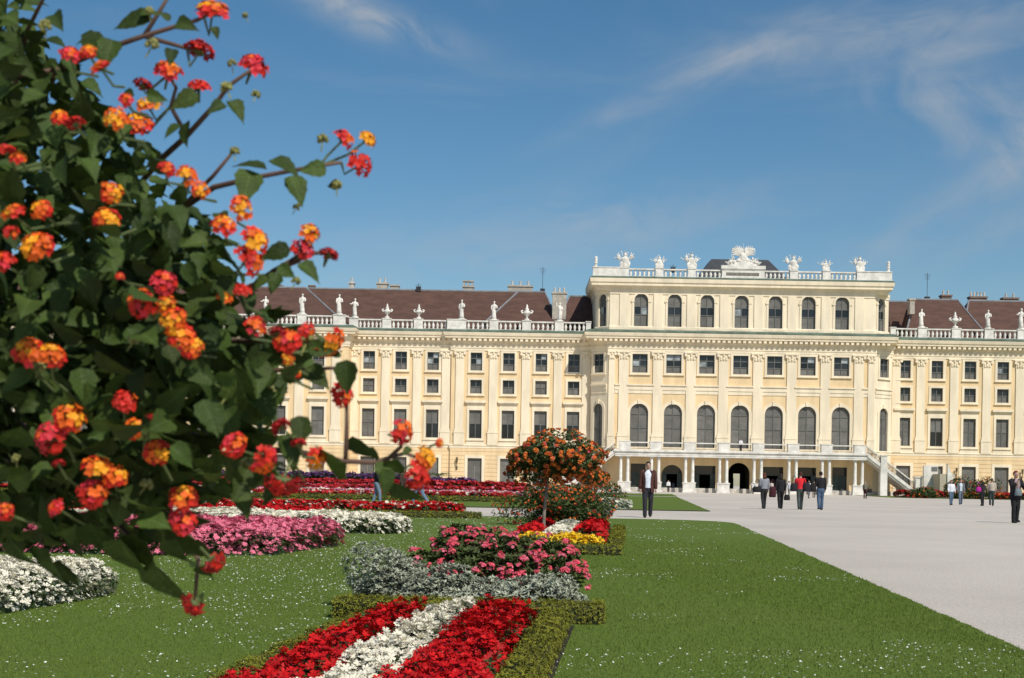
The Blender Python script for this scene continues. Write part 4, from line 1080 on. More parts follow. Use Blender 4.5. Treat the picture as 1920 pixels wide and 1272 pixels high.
# far parterre strips
hedge([(-30, 70.6), (1.0, 70.6), (1.0, 71.3), (-30, 71.3)], .26, 'long dark hedge on the far lawn in front of the red parterre strips', 160, .07)
bed('begonia_bed', [(-30, 71.5), (.2, 71.5), (.5, 75), (-30, 75)], .36, [PETDR, PETW], 'first red and white parterre strip on the far lawn', 110, .10, shares=[.85, .15], edge=.6, flat=.6)
bed('begonia_bed', [(-30, 84), (1.0, 84), (1.2, 88), (-30, 88)], .34, [PETP, PETW, PETM], 'pale pink and magenta parterre strip between two red strips', 90, .11, shares=[.42, .38, .2], edge=.6, flat=.6)
bed('begonia_bed', [(-30, 98), (1.6, 98), (1.9, 102), (-30, 102)], .52, [PETDR, PETP], 'second red parterre strip on the far lawn', 90, .12, shares=[.8, .2], edge=.7, flat=.7)
bed('begonia_bed', [(-30, 112), (1.4, 112), (1.6, 116), (-30, 116)], .85, [PETDR, PETK], 'farthest red parterre strip close to the palace', 80, .13, shares=[.8, .2], edge=.7, flat=.8)
bed('salvia_bed', [(-40, 128), (-9.8, 128), (-9.8, 131), (-40, 131)], 1.42, [PETV], 'tall purple flower border below the palace windows', 60, .14, edge=.8, flat=.85, leaf=1.4)
bed('salvia_bed', [(-9.7, 128), (-3.4, 130), (-3.4, 133), (-9.7, 131)], 1.12, [PETV], 'lower end of the purple flower border', 60, .14, edge=.8, flat=.85, leaf=1.4)
# strips on the eastern lawn in front of the short side wing
bed('begonia_bed', [(45.6, 164), (55, 162.5), (55, 165), (45.6, 166)], .75, [PETDR], 'red flower strip on the eastern lawn before the stair landing', 50, .16, edge=.8, flat=.7)
bed('marigold_bed', [(51, 161.4), (54.6, 161), (54.6, 162.2), (51, 162.6)], .6, [PETY, PETO], 'small yellow flower strip on the eastern lawn', 60, .12, shares=[.5, .5], edge=.5, flat=.7)
bed('begonia_bed', [(55.4, 160), (60, 159.4), (60.4, 161), (55.4, 162.4)], .65, [PETDR, PETO], 'rust red flower patch behind the pair in jeans', 50, .16, shares=[.7, .3], edge=.8, flat=.7)
bed('begonia_bed', [(57.5, 150.5), (60.6, 150), (60.6, 151.5), (57.5, 152)], .5, [PETK, PETP], 'pink flower patch on the eastern lawn', 60, .14, shares=[.6, .4], edge=.5, flat=.7)

# grass blades and daisies of the near lawn
def grass():
    S = SCAT(); tv = [(-.5, 0, 0), (.5, 0, 0), (0, .25, 1)]; tf = [(0, 1, 2)]
    n = 260000; y = 6.6 + (1 - np.sqrt(RNG.random(n))) * 21; x = RNG.uniform(-.40, .40, n) * y
    x = np.where(x > EDGE(y) - .02, x - (x - EDGE(y)) * 2.2, x); k = (x < EDGE(y)) & (x > -.4 * y); x, y = x[k], y[k]; n = len(x)
    rot = rots(n, .35); s = np.stack([np.full(n, 1.0)] * 1, 1)[:, 0] * RNG.uniform(.5, 1.2, n) * (.7 + y / 30)
    tv = np.array(tv) * np.array([.007, .015, .021])
    S.add(tv, tf, np.c_[x, y, np.full(n, .03)], rot, s, 0)
    tag(S.build('grass', BLADE), 'short mown grass of the lawn beside the flower beds', 'grass', None, 'stuff')
    D = SCAT(); tv, tf = petals(6, 1, .8, .1); n = 70000; y = 6.6 + RNG.random(n) ** .75 * 33; x = RNG.uniform(-.40, .40, n) * y
    P = np.c_[x, y]; pn = vnoise(P, .55, 9.0) + .6 * vnoise(P, 2.1, 5.0); east = x > -.8 + .087 * y
    keep = (x < EDGE(y) - .1) & (pn > np.where(east, .27, -.28)) & (y < 40.5) & (RNG.random(n) < 13 / y); P = P[keep]; n = len(P)
    D.add(tv, tf, np.c_[P, RNG.uniform(.05, .075, n)], rots(n, .35), RNG.uniform(.6, 1.3, n) * (.0045 + P[:, 1] * .00017), 0)
    tag(D.build('daisies', [mat('daisy_white', (.78, .78, .72), .7, .05)]), 'tiny white daisies sprinkled over the lawn', 'daisies', None, 'stuff')
grass()

# ------------------------------------------------------------------ orange standard trees and shrubs
def standard_tree(loc, h_trunk, cen, rad, label, seed, dens=1.0, group='orange flowering standard trees', trunk=BARK, nb=330):
    t = empty('lantana_tree', loc); tag(t, label, 'tree', group)
    q = random.Random(seed); tr = MB(); top = Vector((cen[0] * .6, 0, cen[2] - rad[2] * .55))
    tr.tube([(0, 0, 0), (.012, 0, h_trunk * .5), top * 1.0], [.034, .028, .03], 8)
    tr.build('trunk', trunk, t)
    lb = MB()
    for k in range(9):
        d = Vector((q.uniform(-1, 1), q.uniform(-1, 1), q.uniform(.1, 1))).normalized()
        e = Vector(cen) + Vector((d.x * rad[0], d.y * rad[1], d.z * rad[2])) * .8; lb.tube([top, top.lerp(e, .5) + Vector((0, 0, .08)), e], [.018, .012, .006], 5)
    lb.build('limb', BARK, t)
    tv, tf = clump(4, 5, .8); S = SCAT(); n = int(3600 * dens)
    P, d = mass('', cen, rad, n, None, None, 0, 0, seed=seed, shell=.35, lobes=14, zmin=-9, lump=.42)
    S.add(tv, tf, P, rots(n, .7, d * .5), RNG.uniform(.7, 1.3, n) * .058, 0); S.build('crown', [SHRB], t)
    B = SCAT(); pv, pf = petals(5, 1, .8, .25); P, d = mass('', cen, [r * 1.03 for r in rad], nb, None, None, 0, 0, seed=seed, shell=.80, lobes=14, zmin=-9, lump=.42)
    for p, dd in zip(P, d):
        m_ = 14; off = RNG.normal(0, 1, (m_, 3)); off /= np.linalg.norm(off, axis=1, keepdims=True); off = off + dd * 1.0; off /= np.linalg.norm(off, axis=1, keepdims=True)
        B.add(pv, pf, p + off * .034, rots(m_, .3, off * 1.5), RNG.uniform(.8, 1.2, m_) * .021, RNG.choice(3, m_, p=[.8, .1, .1]))
    tag(B.build('blossom', [PETO, PETDR, PETK], t), None, None, kind='stuff'); return t
standard_tree((*[gnd(1010, 1003).x, 24.5], 0), 1.05, (.12, 0, 1.50), (.88, .8, .37), 'round orange flowering tree on a slim trunk above the far red and white strips', 21)
standard_tree((at(1111, 900, 50).x, 50, 0), 1.0, (.05, 0, 1.42), (.74, .7, .34), 'second orange flowering tree half hidden behind the round one', 33, trunk=mat('pale_bark', (.55, .52, .46), .8))
def shrub(loc, rad, label, seed, mats=(PETO, PETDR), n=2600, nb=170, fs=.03, group='orange shrubs along the ribbon of beds', leaf=SHRB, ls=.06):
    t = empty('lantana_shrub', loc); tag(t, label, 'shrub', group)
    tv, tf = clump(4, 5, .8); S = SCAT(); P, d = mass('', (0, 0, rad[2] * .5), (rad[0], rad[1], rad[2] * .5), n, None, None, 0, 0, seed=seed, lobes=16, lump=.4, shell=.4)
    S.add(tv, tf, P, rots(n, .7, d * .5), RNG.uniform(.7, 1.3, n) * ls, 0)
    S.build('foliage', [leaf], t)
    B = SCAT(); pv, pf = petals(5, 1, .8, .25); P, d = mass('', (0, 0, rad[2] * .5), (rad[0], rad[1], rad[2] * .53), nb, None, None, 0, 0, seed=seed, shell=.9, lobes=16, lump=.4)
    for p, dd in zip(P, d):
        m_ = 9; off = RNG.normal(0, 1, (m_, 3)); off /= np.linalg.norm(off, axis=1, keepdims=True); off = off + dd; off /= np.linalg.norm(off, axis=1, keepdims=True)
        B.add(pv, pf, p + off * fs, rots(m_, .3, off * 1.5), RNG.uniform(.8, 1.2, m_) * fs * .62, RNG.choice(len(mats), m_))
    tag(B.build('blossom', list(mats), t), None, None, kind='stuff')
    s_ = MB(); stems(s_, (0, 0, 0), [(x * rad[0], y * rad[1], rad[2] * .6) for x, y in ((-.5, -.2), (.5, 0), (0, .3), (.2, -.4))], .01); s_.build('stem', TWIG, t)
    return t
x, y = 1.28, 33.8
shrub((x - .12, y, 0), (1.1, .9, 1.08), 'wide orange flowering shrub behind the far red and white strips', 41, n=5200, nb=330)
shrub((at(1112, 960, 31).x, 31.6, 0), (.5, .5, .8), 'lower rusty red shrub at the gravel side of the wide orange shrub', 43, (PETDR, PETO), 1300, 60)
shrub((at(1128, 930, 62).x, 62, 0), (.95, .8, 1.25), 'reddish shrub on the far lawn beyond the second orange tree', 47, (PETDR, PETO), 1500, 90, .04, ls=.08)
bed('silver_bed', [(2.6, 56.9), (5.0, 56.9), (5.0, 59), (2.6, 59)], .35, [PETW, SILV], 'pale silver planting at the foot of the far reddish shrub', 150, .07, shares=[.3, .7], edge=.4, flat=.6, cat='flower bed', leafmat=SILV)
for k, (px, lab) in enumerate(((1797, 'dark orange shrub behind the person in a white shirt by the eastern lawn'), (1845, 'dark orange shrub behind the two visitors near the edge of the photograph'), (1735, 'dark shrub with red flowers in front of the stair landing'))):
    shrub((at(px, 910, 158).x, 158.5, 0), (1.5, 1.2, 2.3 if k < 2 else 1.2), lab, 60 + k, (PETO, PETDR), 900, 60, .08, 'dark shrubs on the eastern lawn', ls=.2)
def palm():
    t = empty('potted_palm', (at(822, 880, 165).x, 165, 0)); tag(t, 'small feathery palm in front of the ground floor doors', 'palm')
    p = MB(); p.lathe([(.4, 0), (.55, .75), (.6, .8), (.5, .8)], 12); p.build('pot', STD, t)
    p = MB(); p.tube([(0, 0, .7), (.05, 0, 1.6)], [.16, .13], 8); p.build('trunk', BARK, t)
    q = random.Random(3)
    for k in range(13):
        a = k * 2.4; l = q.uniform(1.2, 1.7); p = MB(); pts = []
        for i in range(6):
            s = i / 5; pts.append(Vector((math.cos(a) * l * s, math.sin(a) * l * s, 1.6 + 1.25 * s - 1.25 * s * s * q.uniform(.7, 1.2))))
        p.tube(pts, [.03, .025, .02, .02, .015, .01], 4)
        for i in range(1, 6):
            for sgn in (-1, 1):
                for f in (0, .5):
                    c = pts[i - 1].lerp(pts[i], f); w = Vector((-math.sin(a), math.cos(a), 0)) * sgn * .38; dr = (pts[i] - pts[i-1]).normalized()
                    p.face([c, c + dr * .06, c + w + dr * .3 + Vector((0, 0, -.12))])
        p.build('frond', SHRB, t)
palm()
# ================================================================== THE NEAR LANTANA BUSH
def leaf_mesh(seed):
    q = random.Random(seed); n = 9; b = MB(); fold = q.uniform(.25, .5); droop = q.uniform(.25, .6); tw = q.uniform(-.25, .25)
    rows = []
    for i in range(n + 1):
        s = i / n; w = .34 * (math.sin(math.pi * min(1, s * 1.06) ** .62) ** .9 if 0 < s < .94 else (.04 if s < .5 else .035 * (1 - s) / .06)) 
        w *= 1 + (.07 if i % 2 else -.05); zc = -droop * s * s * .6
        t = tw * s
        row = []
        for k, (u, up) in enumerate(((-1, 1), (-.5, .42), (0, 0), (.5, .42), (1, 1))):
            xx = u * w; zz_ = zc + up * w * fold + .012 * math.sin(7 * s + k * 2.2) 
            row.append((xx * math.cos(t) - (zz_ - zc) * math.sin(t), s, zc + (zz_ - zc) * math.cos(t) + xx * math.sin(t)))
        rows.append(row)
    ids = [b.vs(r) for r in rows]
    for a, c in zip(ids, ids[1:]):
        for k in range(4): b.f.append((a + k, a + k + 1, c + k + 1, c + k)); b.m.append(0)
    b.mi = 0
    return b
LB = [leaf_mesh(s) for s in range(5)]
LM = [b.mesh('leaf', LANL) for b in LB]
for me in LM: me.polygons.foreach_set('use_smooth', [True] * len(me.polygons))
def leaf_tris(b):
    tri = []
    for f in b.f: tri += [(f[0], f[1], f[2]), (f[0], f[2], f[3])]
    return np.array(b.v), np.array(tri)
BASE = Vector((-.86, 1.72, 0)); BC = Vector((-.80, 1.78, 1.22))
bush = empty('lantana_bush', BASE); tag(bush, 'large lantana bush with orange and red flower heads close to the viewer', 'bush')
def bl(p): return Vector(p) - BASE
SIL = [(-160, -120), (40, -60), (105, 60), (170, 120), (235, 190), (300, 260), (330, 340), (420, 400), (470, 450), (475, 520), (520, 560), (590, 610), (600, 680), (545, 740), (500, 790), (540, 850), (560, 910), (500, 930), (440, 935), (395, 960), (330, 1010), (250, 1030), (120, 1035), (50, 1045), (-160, 1030)]
def sdepth(px, py):
    r = math.hypot(px - 40, (py - 560) * .95) * 1.3 / F
    return 1.74 - math.sqrt(max(.02, .40 - r * r)) * .82
# --- leaves
q = random.Random(77)
def leaf_frame(face, tipdir):
    z = Vector(face).normalized(); y = Vector(tipdir); y = (y - z * y.dot(z)).normalized(); x = y.cross(z)
    return Matrix((x, y, z)).transposed()
sil = np.array(SIL, float)
def rand_leaf_frame(px, py):
    out = Vector(((px - 60) / 600, -.75, -(py - 560) / 600))
    face = Vector((q.gauss(.1, .7), q.gauss(-.3, .6), q.gauss(.6, .5))) + out * .55
    if q.random() < (.62 if py > 760 else .3): face = Vector((q.gauss(-.25, .4), -.55 + q.gauss(0, .2), -.85 + q.gauss(0, .25)))      # hanging leaf, its underside in view
    tip = Vector((out.x * 1.0 + q.gauss(0, .6), q.gauss(-.3, .5), q.gauss(-.55, .55)))
    return leaf_frame(face, tip)
def put_leaf(px, py, D, size, fr, k=None):
    o = bpy.data.objects.new('leaf', LM[k if k is not None else q.randrange(5)]); COL.objects.link(o); o.parent = bush
    o.matrix_local = Matrix.Translation(bl(at(px, py, D))) @ fr.to_4x4() @ Matrix.Diagonal((size, size, size, 1)); return o
# leaves one can pick out at the rim: (px, py of the stalk end, dx, dy of the tip in the picture, length px, facing)
RIM = [(470, 320, -12, 75, 78), (545, 330, 35, 62, 66), (508, 300, 60, -5, 70), (500, 318, -50, -12, 62), (612, 318, -42, 8, 52), (640, 345, -30, 8, 30), (430, 190, 22, 50, 52), (420, 195, -24, 22, 40), (352, 228, 8, 52, 56), (338, 235, -20, 25, 40),
       (285, 38, -70, -8, 80), (262, 30, 40, 6, 44), (330, 45, 26, -2, 48), (318, 40, 3, -22, 26), (100, 28, 30, 45, 52), (152, 66, 62, 18, 70), (210, 75, -12, 62, 66), (195, 70, -44, -14, 52), (322, 92, 8, 22, 38), (400, 50, 18, 22, 26),
       (372, 178, -38, 18, 60), (252, 180, -60, -15, 40), (275, 180, 34, 5, 40), (560, 495, 45, 28, 54), (545, 470, -60, 4, 60), (520, 512, -5, 26, 44), (505, 520, -30, 18, 44), (410, 400, 20, 30, 44), (455, 540, 40, 50, 62), (520, 500, 40, 12, 40),
       (415, 640, -64, -10, 78), (440, 690, 32, 105, 116), (395, 690, -50, -20, 64), (520, 700, -35, 12, 58), (575, 690, 45, 32, 62), (580, 650, 30, 6, 50), (650, 675, 0, 52, 66), (640, 668, -18, -10, 30), (470, 735, 50, 60, 84), (520, 735, -18, 46, 50), (455, 750, 20, 60, 60),
       (660, 818, 42, 28, 58), (650, 872, -68, -20, 84), (530, 815, 42, 56, 78), (585, 800, -38, 20, 50), (700, 880, 38, -24, 52), (745, 860, -22, 32, 52), (735, 905, 45, -22, 60), (770, 840, -20, 6, 24), (700, 838, 30, -14, 36), (715, 880, 60, 30, 60),
       (250, 1000, -8, 85, 92), (225, 1010, -5, 96, 104), (285, 1055, 30, 92, 110), (330, 1010, -4, 80, 86), (350, 1005, 26, 60, 70), (90, 1030, -30, 90, 104), (110, 1050, 6, 60, 70), (170, 980, 4, 80, 80), (20, 1010, 40, 60, 72), (385, 1060, -6, 40, 50), (300, 980, 30, 30, 70),
       (230, 915, 20, 60, 70), (262, 690, 18, 66, 76), (185, 730, -45, 42, 90), (150, 690, 30, 60, 76), (60, 700, -40, 40, 70), (40, 800, -40, 10, 70), (100, 880, -50, 16, 60), (205, 815, -40, 10, 50), (235, 850, 4, 50, 62), (465, 880, -30, 60, 70), (440, 920, 26, 50, 66), (400, 860, -30, 40, 70), (520, 900, -20, 40, 60), (560, 780, 12, 44, 60), (380, 750, 30, 50, 80), (350, 690, 50, 20, 70), (420, 760, 20, 60, 80)]
TW = []      # anchor points for stalks
nleaf = 0
for (px, py, dx, dy, L) in RIM:
    D = max(1.12, sdepth(min(px, 560), py) - .02) + q.uniform(-.03, .03)
    if px > 560: D = 1.30 + q.uniform(-.03, .03)
    tip = Vector((dx, q.gauss(-18, 12), -dy)); face = Vector((q.gauss(.15, .45), -1.0, q.gauss(.55, .35)))
    k_ = 1.0
    if py > 950 or (py > 780 and q.random() < .5): face = Vector((q.gauss(-.3, .3), -.7, -.75 + q.gauss(0, .15))); tip.y = 60; k_ = 1.3
    put_leaf(px, py, D, L * D / F * k_, leaf_frame(face, tip)); nleaf += 1
N_IND = 296
cand = fill(SIL, 900); ed = edge_dist(cand, sil)
for (px, py), e in zip(cand, ed):
    if nleaf >= N_IND: break
    if e < 22 and px > -50: continue
    if px > 380 and 560 < py < 900 and q.random() < .3: continue
    if px < -40 and q.random() < .75: continue
    D = sdepth(px, py) + q.uniform(-.08, .10)
    put_leaf(px, py, D, q.uniform(.021, .036) * (1 if py < 600 else 1.08), rand_leaf_frame(px, py)); nleaf += 1
S = SCAT(); n = 4200; cand = fill(SIL, n); ed = edge_dist(cand, sil)
for k in range(5):
    tv, tf = leaf_tris(LB[k]); P = []; Rr = []; sz = []
    for (px, py), e in zip(cand[k::5], ed[k::5]):
        if e < 30 and px > -80: continue
        if px > 380 and 540 < py < 900 and q.random() < .42: continue
        if py < 480 and q.random() < .22: continue
        if px > 240 and py < 560 and e < 60 and q.random() < .3: continue
        D = sdepth(px, py) + .06 + abs(q.gauss(0, .24)); P.append(bl(at(px, py, D))[:]); Rr.append(np.array(rand_leaf_frame(px, py))); sz.append(q.uniform(.018, .036) * (1 if py < 600 else 1.08))
    S.add(tv, tf, np.array(P), np.array(Rr), np.array(sz), 0)
# the part of the crown that leans out of the picture, so the bush is whole
for k in range(5):
    tv, tf = leaf_tris(LB[k]); m_ = 150; d = RNG.normal(0, 1, (m_, 3)); d /= np.linalg.norm(d, axis=1, keepdims=True); P = np.array(bl(BC)) + d * (.45 + .2 * RNG.random((m_, 1)))
    P = P[P[:, 0] < -.08]; P = P[P[:, 1] > -.45]; m_ = len(P)
    S.add(tv, tf, P, rots(m_, .9), RNG.uniform(.035, .058, m_), 0)
fo = S.build('foliage', LANF, bush); fo['kind'] = 'stuff'

# --- branches
def branch(pts, r0, r1, m_=TWIG, name='branch'):
    b = MB(); P = [bl(p) for p in pts]; n = len(P)
    b.tube(P, [r0 + (r1 - r0) * i / (n - 1) for i in range(n)], 7); return b.build(name, m_, bush, True)
branch([BASE, BASE + Vector((.02, 0, .4)), BASE + Vector((.0, .02, .85)), BC], .022, .014, BARK, 'trunk')
A = lambda x, y, D: at(x, y, D)
BR = [[BC, A(180, 480, 1.55), A(330, 400, 1.4), A(400, 352, 1.34), A(470, 335, 1.32), A(560, 318, 1.31), A(640, 305, 1.30)],
      [BC, A(200, 420, 1.55), A(300, 300, 1.4), A(350, 255, 1.36), A(400, 200, 1.33), A(430, 160, 1.32), A(470, 132, 1.31)],
      [BC, A(20, 280, 1.5), A(110, 130, 1.38), A(190, 95, 1.34), A(270, 68, 1.33), A(370, 38, 1.32), A(395, 25, 1.31)],
      [BC, A(20, 200, 1.5), A(50, 60, 1.4), A(95, -30, 1.36)], [A(110, 130, 1.38), A(0, 148, 1.36), A(-60, 150, 1.4)],
      [BC, A(260, 590, 1.5), A(420, 560, 1.4), A(475, 535, 1.35), A(512, 508, 1.33), A(562, 478, 1.32)],
      [A(512, 508, 1.33), A(560, 490, 1.32), A(585, 458, 1.32)], [A(550, 490, 1.32), A(590, 475, 1.32), A(612, 474, 1.32)],
      [BC, A(250, 680, 1.45), A(400, 690, 1.36), A(520, 695, 1.33), A(640, 690, 1.31)],
      [BC, A(300, 800, 1.5), A(450, 840, 1.38), A(560, 848, 1.33), A(640, 865, 1.31), A(700, 868, 1.31), A(760, 850, 1.31), A(790, 862, 1.31)],
      [A(648, 862, 1.31), A(650, 800, 1.31), A(650, 760, 1.31)], [A(720, 868, 1.31), A(752, 838, 1.31), A(754, 812, 1.30)],
      [A(640, 690, 1.31), A(652, 716, 1.30), A(643, 740, 1.30)], [BC, A(150, 850, 1.45), A(220, 980, 1.33), A(262, 1030, 1.3), A(290, 1060, 1.3)],
      [BC, A(260, 880, 1.45), A(340, 985, 1.32), A(372, 1050, 1.3), A(366, 1120, 1.3)],
      [A(330, 400, 1.4), A(400, 330, 1.34), A(433, 290, 1.33)], [A(270, 68, 1.33), A(300, 20, 1.33), A(318, -10, 1.33)], [A(350, 255, 1.36), A(320, 200, 1.34), A(330, 165, 1.34), A(316, 140, 1.33)],
      [A(320, 200, 1.34), A(352, 180, 1.34), A(372, 165, 1.33)], [A(270, 68, 1.33), A(330, 85, 1.33), A(372, 98, 1.32)], [BC, A(60, 900, 1.42), A(80, 1020, 1.32)], [BC, A(360, 640, 1.45), A(470, 640, 1.34), A(540, 640, 1.32), A(612, 645, 1.31)]]
for p in BR:
    if p[0] is BC: p[1] = cam.location + (p[1] - cam.location) * 1.14; p[2] = cam.location + (p[2] - cam.location) * 1.04
for i, p in enumerate(BR): branch(p, .0042 if p[0] is BC or p[0] == BC else .0024, .0016, TWIG)
ANCH = [v for p in BR for a, b in zip(p, p[1:]) for v in (a, a.lerp(b, .5), b)]

# --- flower heads made of many florets
def head_mesh(kind, seed):
    q = random.Random(seed); b = MB(); mats = [FLY, FLO, FLR, FLP, FLD, STALK]
    n = 27
    for i in range(n):
        z = 1 - i / (n - 1) * 1.15; a = i * 2.39996 + q.uniform(-.15, .15); rr = math.sqrt(max(0, 1 - z * z)); d = Vector((rr * math.cos(a), rr * math.sin(a), z * .72)) * q.uniform(.92, 1.08); nrm = Vector((d.x, d.y, d.z + .35)).normalized()
        t = (1 - z) / 1.15 + q.uniform(-.2, .2); side = d.x * .55
        if kind == 'orange': mi = 0 if t + side < .08 else (1 if t + side < .72 else 2)
        elif kind == 'warm': mi = 0 if t + side < .02 else (1 if t < .42 else (2 if t < .85 else 3))
        elif kind == 'red': mi = 1 if t + side < .02 else (2 if q.random() < .8 else 3)
        elif kind == 'pink': mi = 1 if t < .08 else (3 if q.random() < .62 else 2)
        elif kind == 'yellow': mi = 0 if t + side < .72 else 1
        else: mi = 4 if q.random() < .75 else 2  # shadowed heads: shade put into the floret colour
        if q.random() < .12 and i > 3: continue
        x = nrm.orthogonal().normalized(); y = nrm.cross(x); sp = q.uniform(0, 6.3); R0 = .35 * q.uniform(.85, 1.15); c = d * q.uniform(.9, 1.06)
        base = b.vs([c - nrm * .02] + [c + (x * math.cos(sp + 2*math.pi*k/12) + y * math.sin(sp + 2*math.pi*k/12)) * R0 * (1, .93, .62)[k % 3] + nrm * (.07 if k % 3 != 2 else .03) for k in range(12)])
        for k in range(12): b.f.append((base, base + 1 + k, base + 1 + (k + 1) % 12)); b.m.append(mi)
        b.mi = mi; b.tube([d * .35 + Vector((0, 0, -.15)), c - nrm * .02], [.05, .08], 5)
    b.mi = 5; b.ball((0, 0, -.1), (.34, .34, .26), 8, 5)
    for k in range(7): a = k * .9; b.tube([(.2*math.cos(a), .2*math.sin(a), -.2), (.55*math.cos(a), .55*math.sin(a), -.32)], [.09, .02], 4)
    return b.mesh('flower_head', mats)
HM = {k: [head_mesh(k, s) for s in (1, 2, 3, 4)] for k in ('orange', 'warm', 'red', 'pink', 'yellow', 'dark')}
HEADS = [(398, 22, 62, 'warm'), (375, 95, 54, 'dark'), (315, 135, 50, 'warm'), (374, 163, 42, 'red'), (476, 125, 52, 'pink'), (268, 160, 36, 'dark'), (236, 188, 30, 'pink'), (280, 198, 44, 'yellow'), (216, 222, 48, 'orange'), (260, 232, 50, 'orange'), (165, 98, 32, 'orange'), (132, 103, 38, 'pink'), (190, 128, 40, 'orange'), (112, 222, 36, 'orange'), (142, 232, 36, 'dark'),
  (12, 285, 42, 'red'), (34, 298, 32, 'orange'), (312, 318, 34, 'red'), (350, 330, 46, 'orange'), (375, 356, 34, 'orange'), (205, 362, 48, 'orange'), (200, 412, 56, 'warm'), (78, 395, 42, 'orange'), (25, 400, 42, 'orange'), (20, 436, 30, 'red'), (70, 463, 62, 'orange'), (6, 492, 42, 'red'), (452, 390, 50, 'orange'), (420, 425, 48, 'warm'), (475, 455, 58, 'warm'), (465, 490, 62, 'red'),
  (580, 438, 42, 'orange'), (567, 468, 44, 'pink'), (617, 478, 38, 'dark'), (644, 262, 42, 'red'), (688, 262, 34, 'yellow'), (675, 308, 50, 'red'), (306, 530, 50, 'pink'), (266, 570, 56, 'red'), (312, 570, 38, 'orange'), (325, 600, 54, 'orange'), (340, 632, 50, 'warm'), (360, 652, 42, 'orange'), (225, 518, 16, 'red'), (55, 660, 62, 'warm'), (96, 668, 56, 'orange'), (480, 612, 44, 'red'), (540, 640, 50, 'red'), (520, 624, 36, 'dark'), (575, 622, 36, 'red'), (618, 643, 62, 'orange'),
  (641, 740, 44, 'red'), (235, 755, 42, 'red'), (250, 805, 44, 'orange'), (295, 848, 52, 'warm'), (130, 785, 62, 'orange'), (95, 822, 60, 'pink'), (175, 926, 58, 'red'), (185, 880, 56, 'orange'), (218, 895, 48, 'orange'), (345, 935, 56, 'warm'), (345, 978, 52, 'pink'), (400, 1052, 54, 'dark'), (362, 1134, 44, 'dark'), (527, 800, 38, 'dark'), (440, 835, 46, 'red'), (495, 862, 52, 'red'), (560, 832, 30, 'dark'), (592, 860, 46, 'orange'), (530, 905, 72, 'dark'), (752, 810, 50, 'red'), (797, 858, 46, 'yellow'), (785, 892, 56, 'red'), (824, 831, 18, 'orange'), (8, 960, 34, 'red'), (105, 952, 32, 'pink'), (540, 672, 26, 'orange'), (555, 700, 22, 'orange'), (288, 790, 30, 'dark'), (420, 560, 30, 'orange'), (455, 545, 34, 'red'), (110, 870, 24, 'dark')]
stk = MB(); hq = random.Random(9)
for i, (px, py, d, k) in enumerate(HEADS):
    D = 1.30 if px > 560 else (max(1.1, sdepth(px, py) - .06) if not (py < 240 and px > 250) else 1.32)
    c = at(px, py, D); r = d * D / F / 2 / 1.08
    out = Vector(((px - 60) / 500, -1.0, -(py - 560) / 600))
    ax = (out * .8 + Vector((hq.gauss(0, .3), hq.gauss(-.1, .3), .55 + hq.gauss(0, .3)))).normalized()
    if k == 'dark': ax = Vector((hq.gauss(0, .3), .2, .9 if py < 900 else -.6)).normalized()
    x = ax.orthogonal().normalized(); x = Matrix.Rotation(hq.uniform(0, 6.28), 3, ax) @ x
    o = bpy.data.objects.new('flower_head', HM[k][i % 4]); COL.objects.link(o); o.parent = bush
    o.matrix_local = Matrix.Translation(bl(c)) @ Matrix((x, ax.cross(x), ax)).transposed().to_4x4() @ Matrix.Diagonal((r * hq.uniform(.9, 1.12), r * hq.uniform(.9, 1.12), r * hq.uniform(.8, 1.1), 1))
    near = min(ANCH, key=lambda p: (p - c).length - (.02 if p.y > c.y else 0)); s0 = bl(c - ax * r * .3); s1 = bl(near)
    if (s1 - s0).length > .05: s1 = s0 + ((s1 - s0).normalized() + Vector((0, .9, -.25))).normalized() * .05
    stk.tube([s0, s0 - ax * r * 1.2 + (s1 - s0) * .25, s1], [.0011, .0012, .0014], 5)
so = stk.build('flower_stalk', STALK, bush); so['kind'] = 'stuff'
# buds and small green fruit clusters
for (px, py, d) in [(605, 262, 22), (555, 390, 14), (440, 285, 20), (435, 120, 18), (425, 165, 24), (480, 178, 18), (285, 85, 26), (85, 50, 26), (280, 22, 18), (460, 30, 13), (500, 735, 34), (560, 385, 10), (575, 640, 30), (545, 690, 24), (510, 470, 14), (632, 348, 20), (300, 585, 20), (75, 690, 22), (250, 640, 24), (555, 528, 18), (430, 735, 34), (275, 910, 26), (280, 970, 22), (460, 870, 26), (500, 700, 26), (30, 860, 18)]:
    b = MB(); D = 1.30 if px > 400 else sdepth(px, py) - .04; r = d * D / F / 2
    for k in range(9):
        z = 1 - k / 8 * 1.3; a = k * 2.4; rr = math.sqrt(max(0, 1 - z * z)); b.ball((rr * math.cos(a) * .7, rr * math.sin(a) * .7, z * .7), .42, 6, 4)
    b.tube([(0, 0, -.5), (.3, 0, -2.0)], .12, 5)
    o = b.build('bud', BUD, bush); o.location = bl(at(px, py, D)); o.scale = (r,) * 3; o.rotation_euler = (q.uniform(-.5, .5), q.uniform(-.5, .5), q.uniform(0, 6))
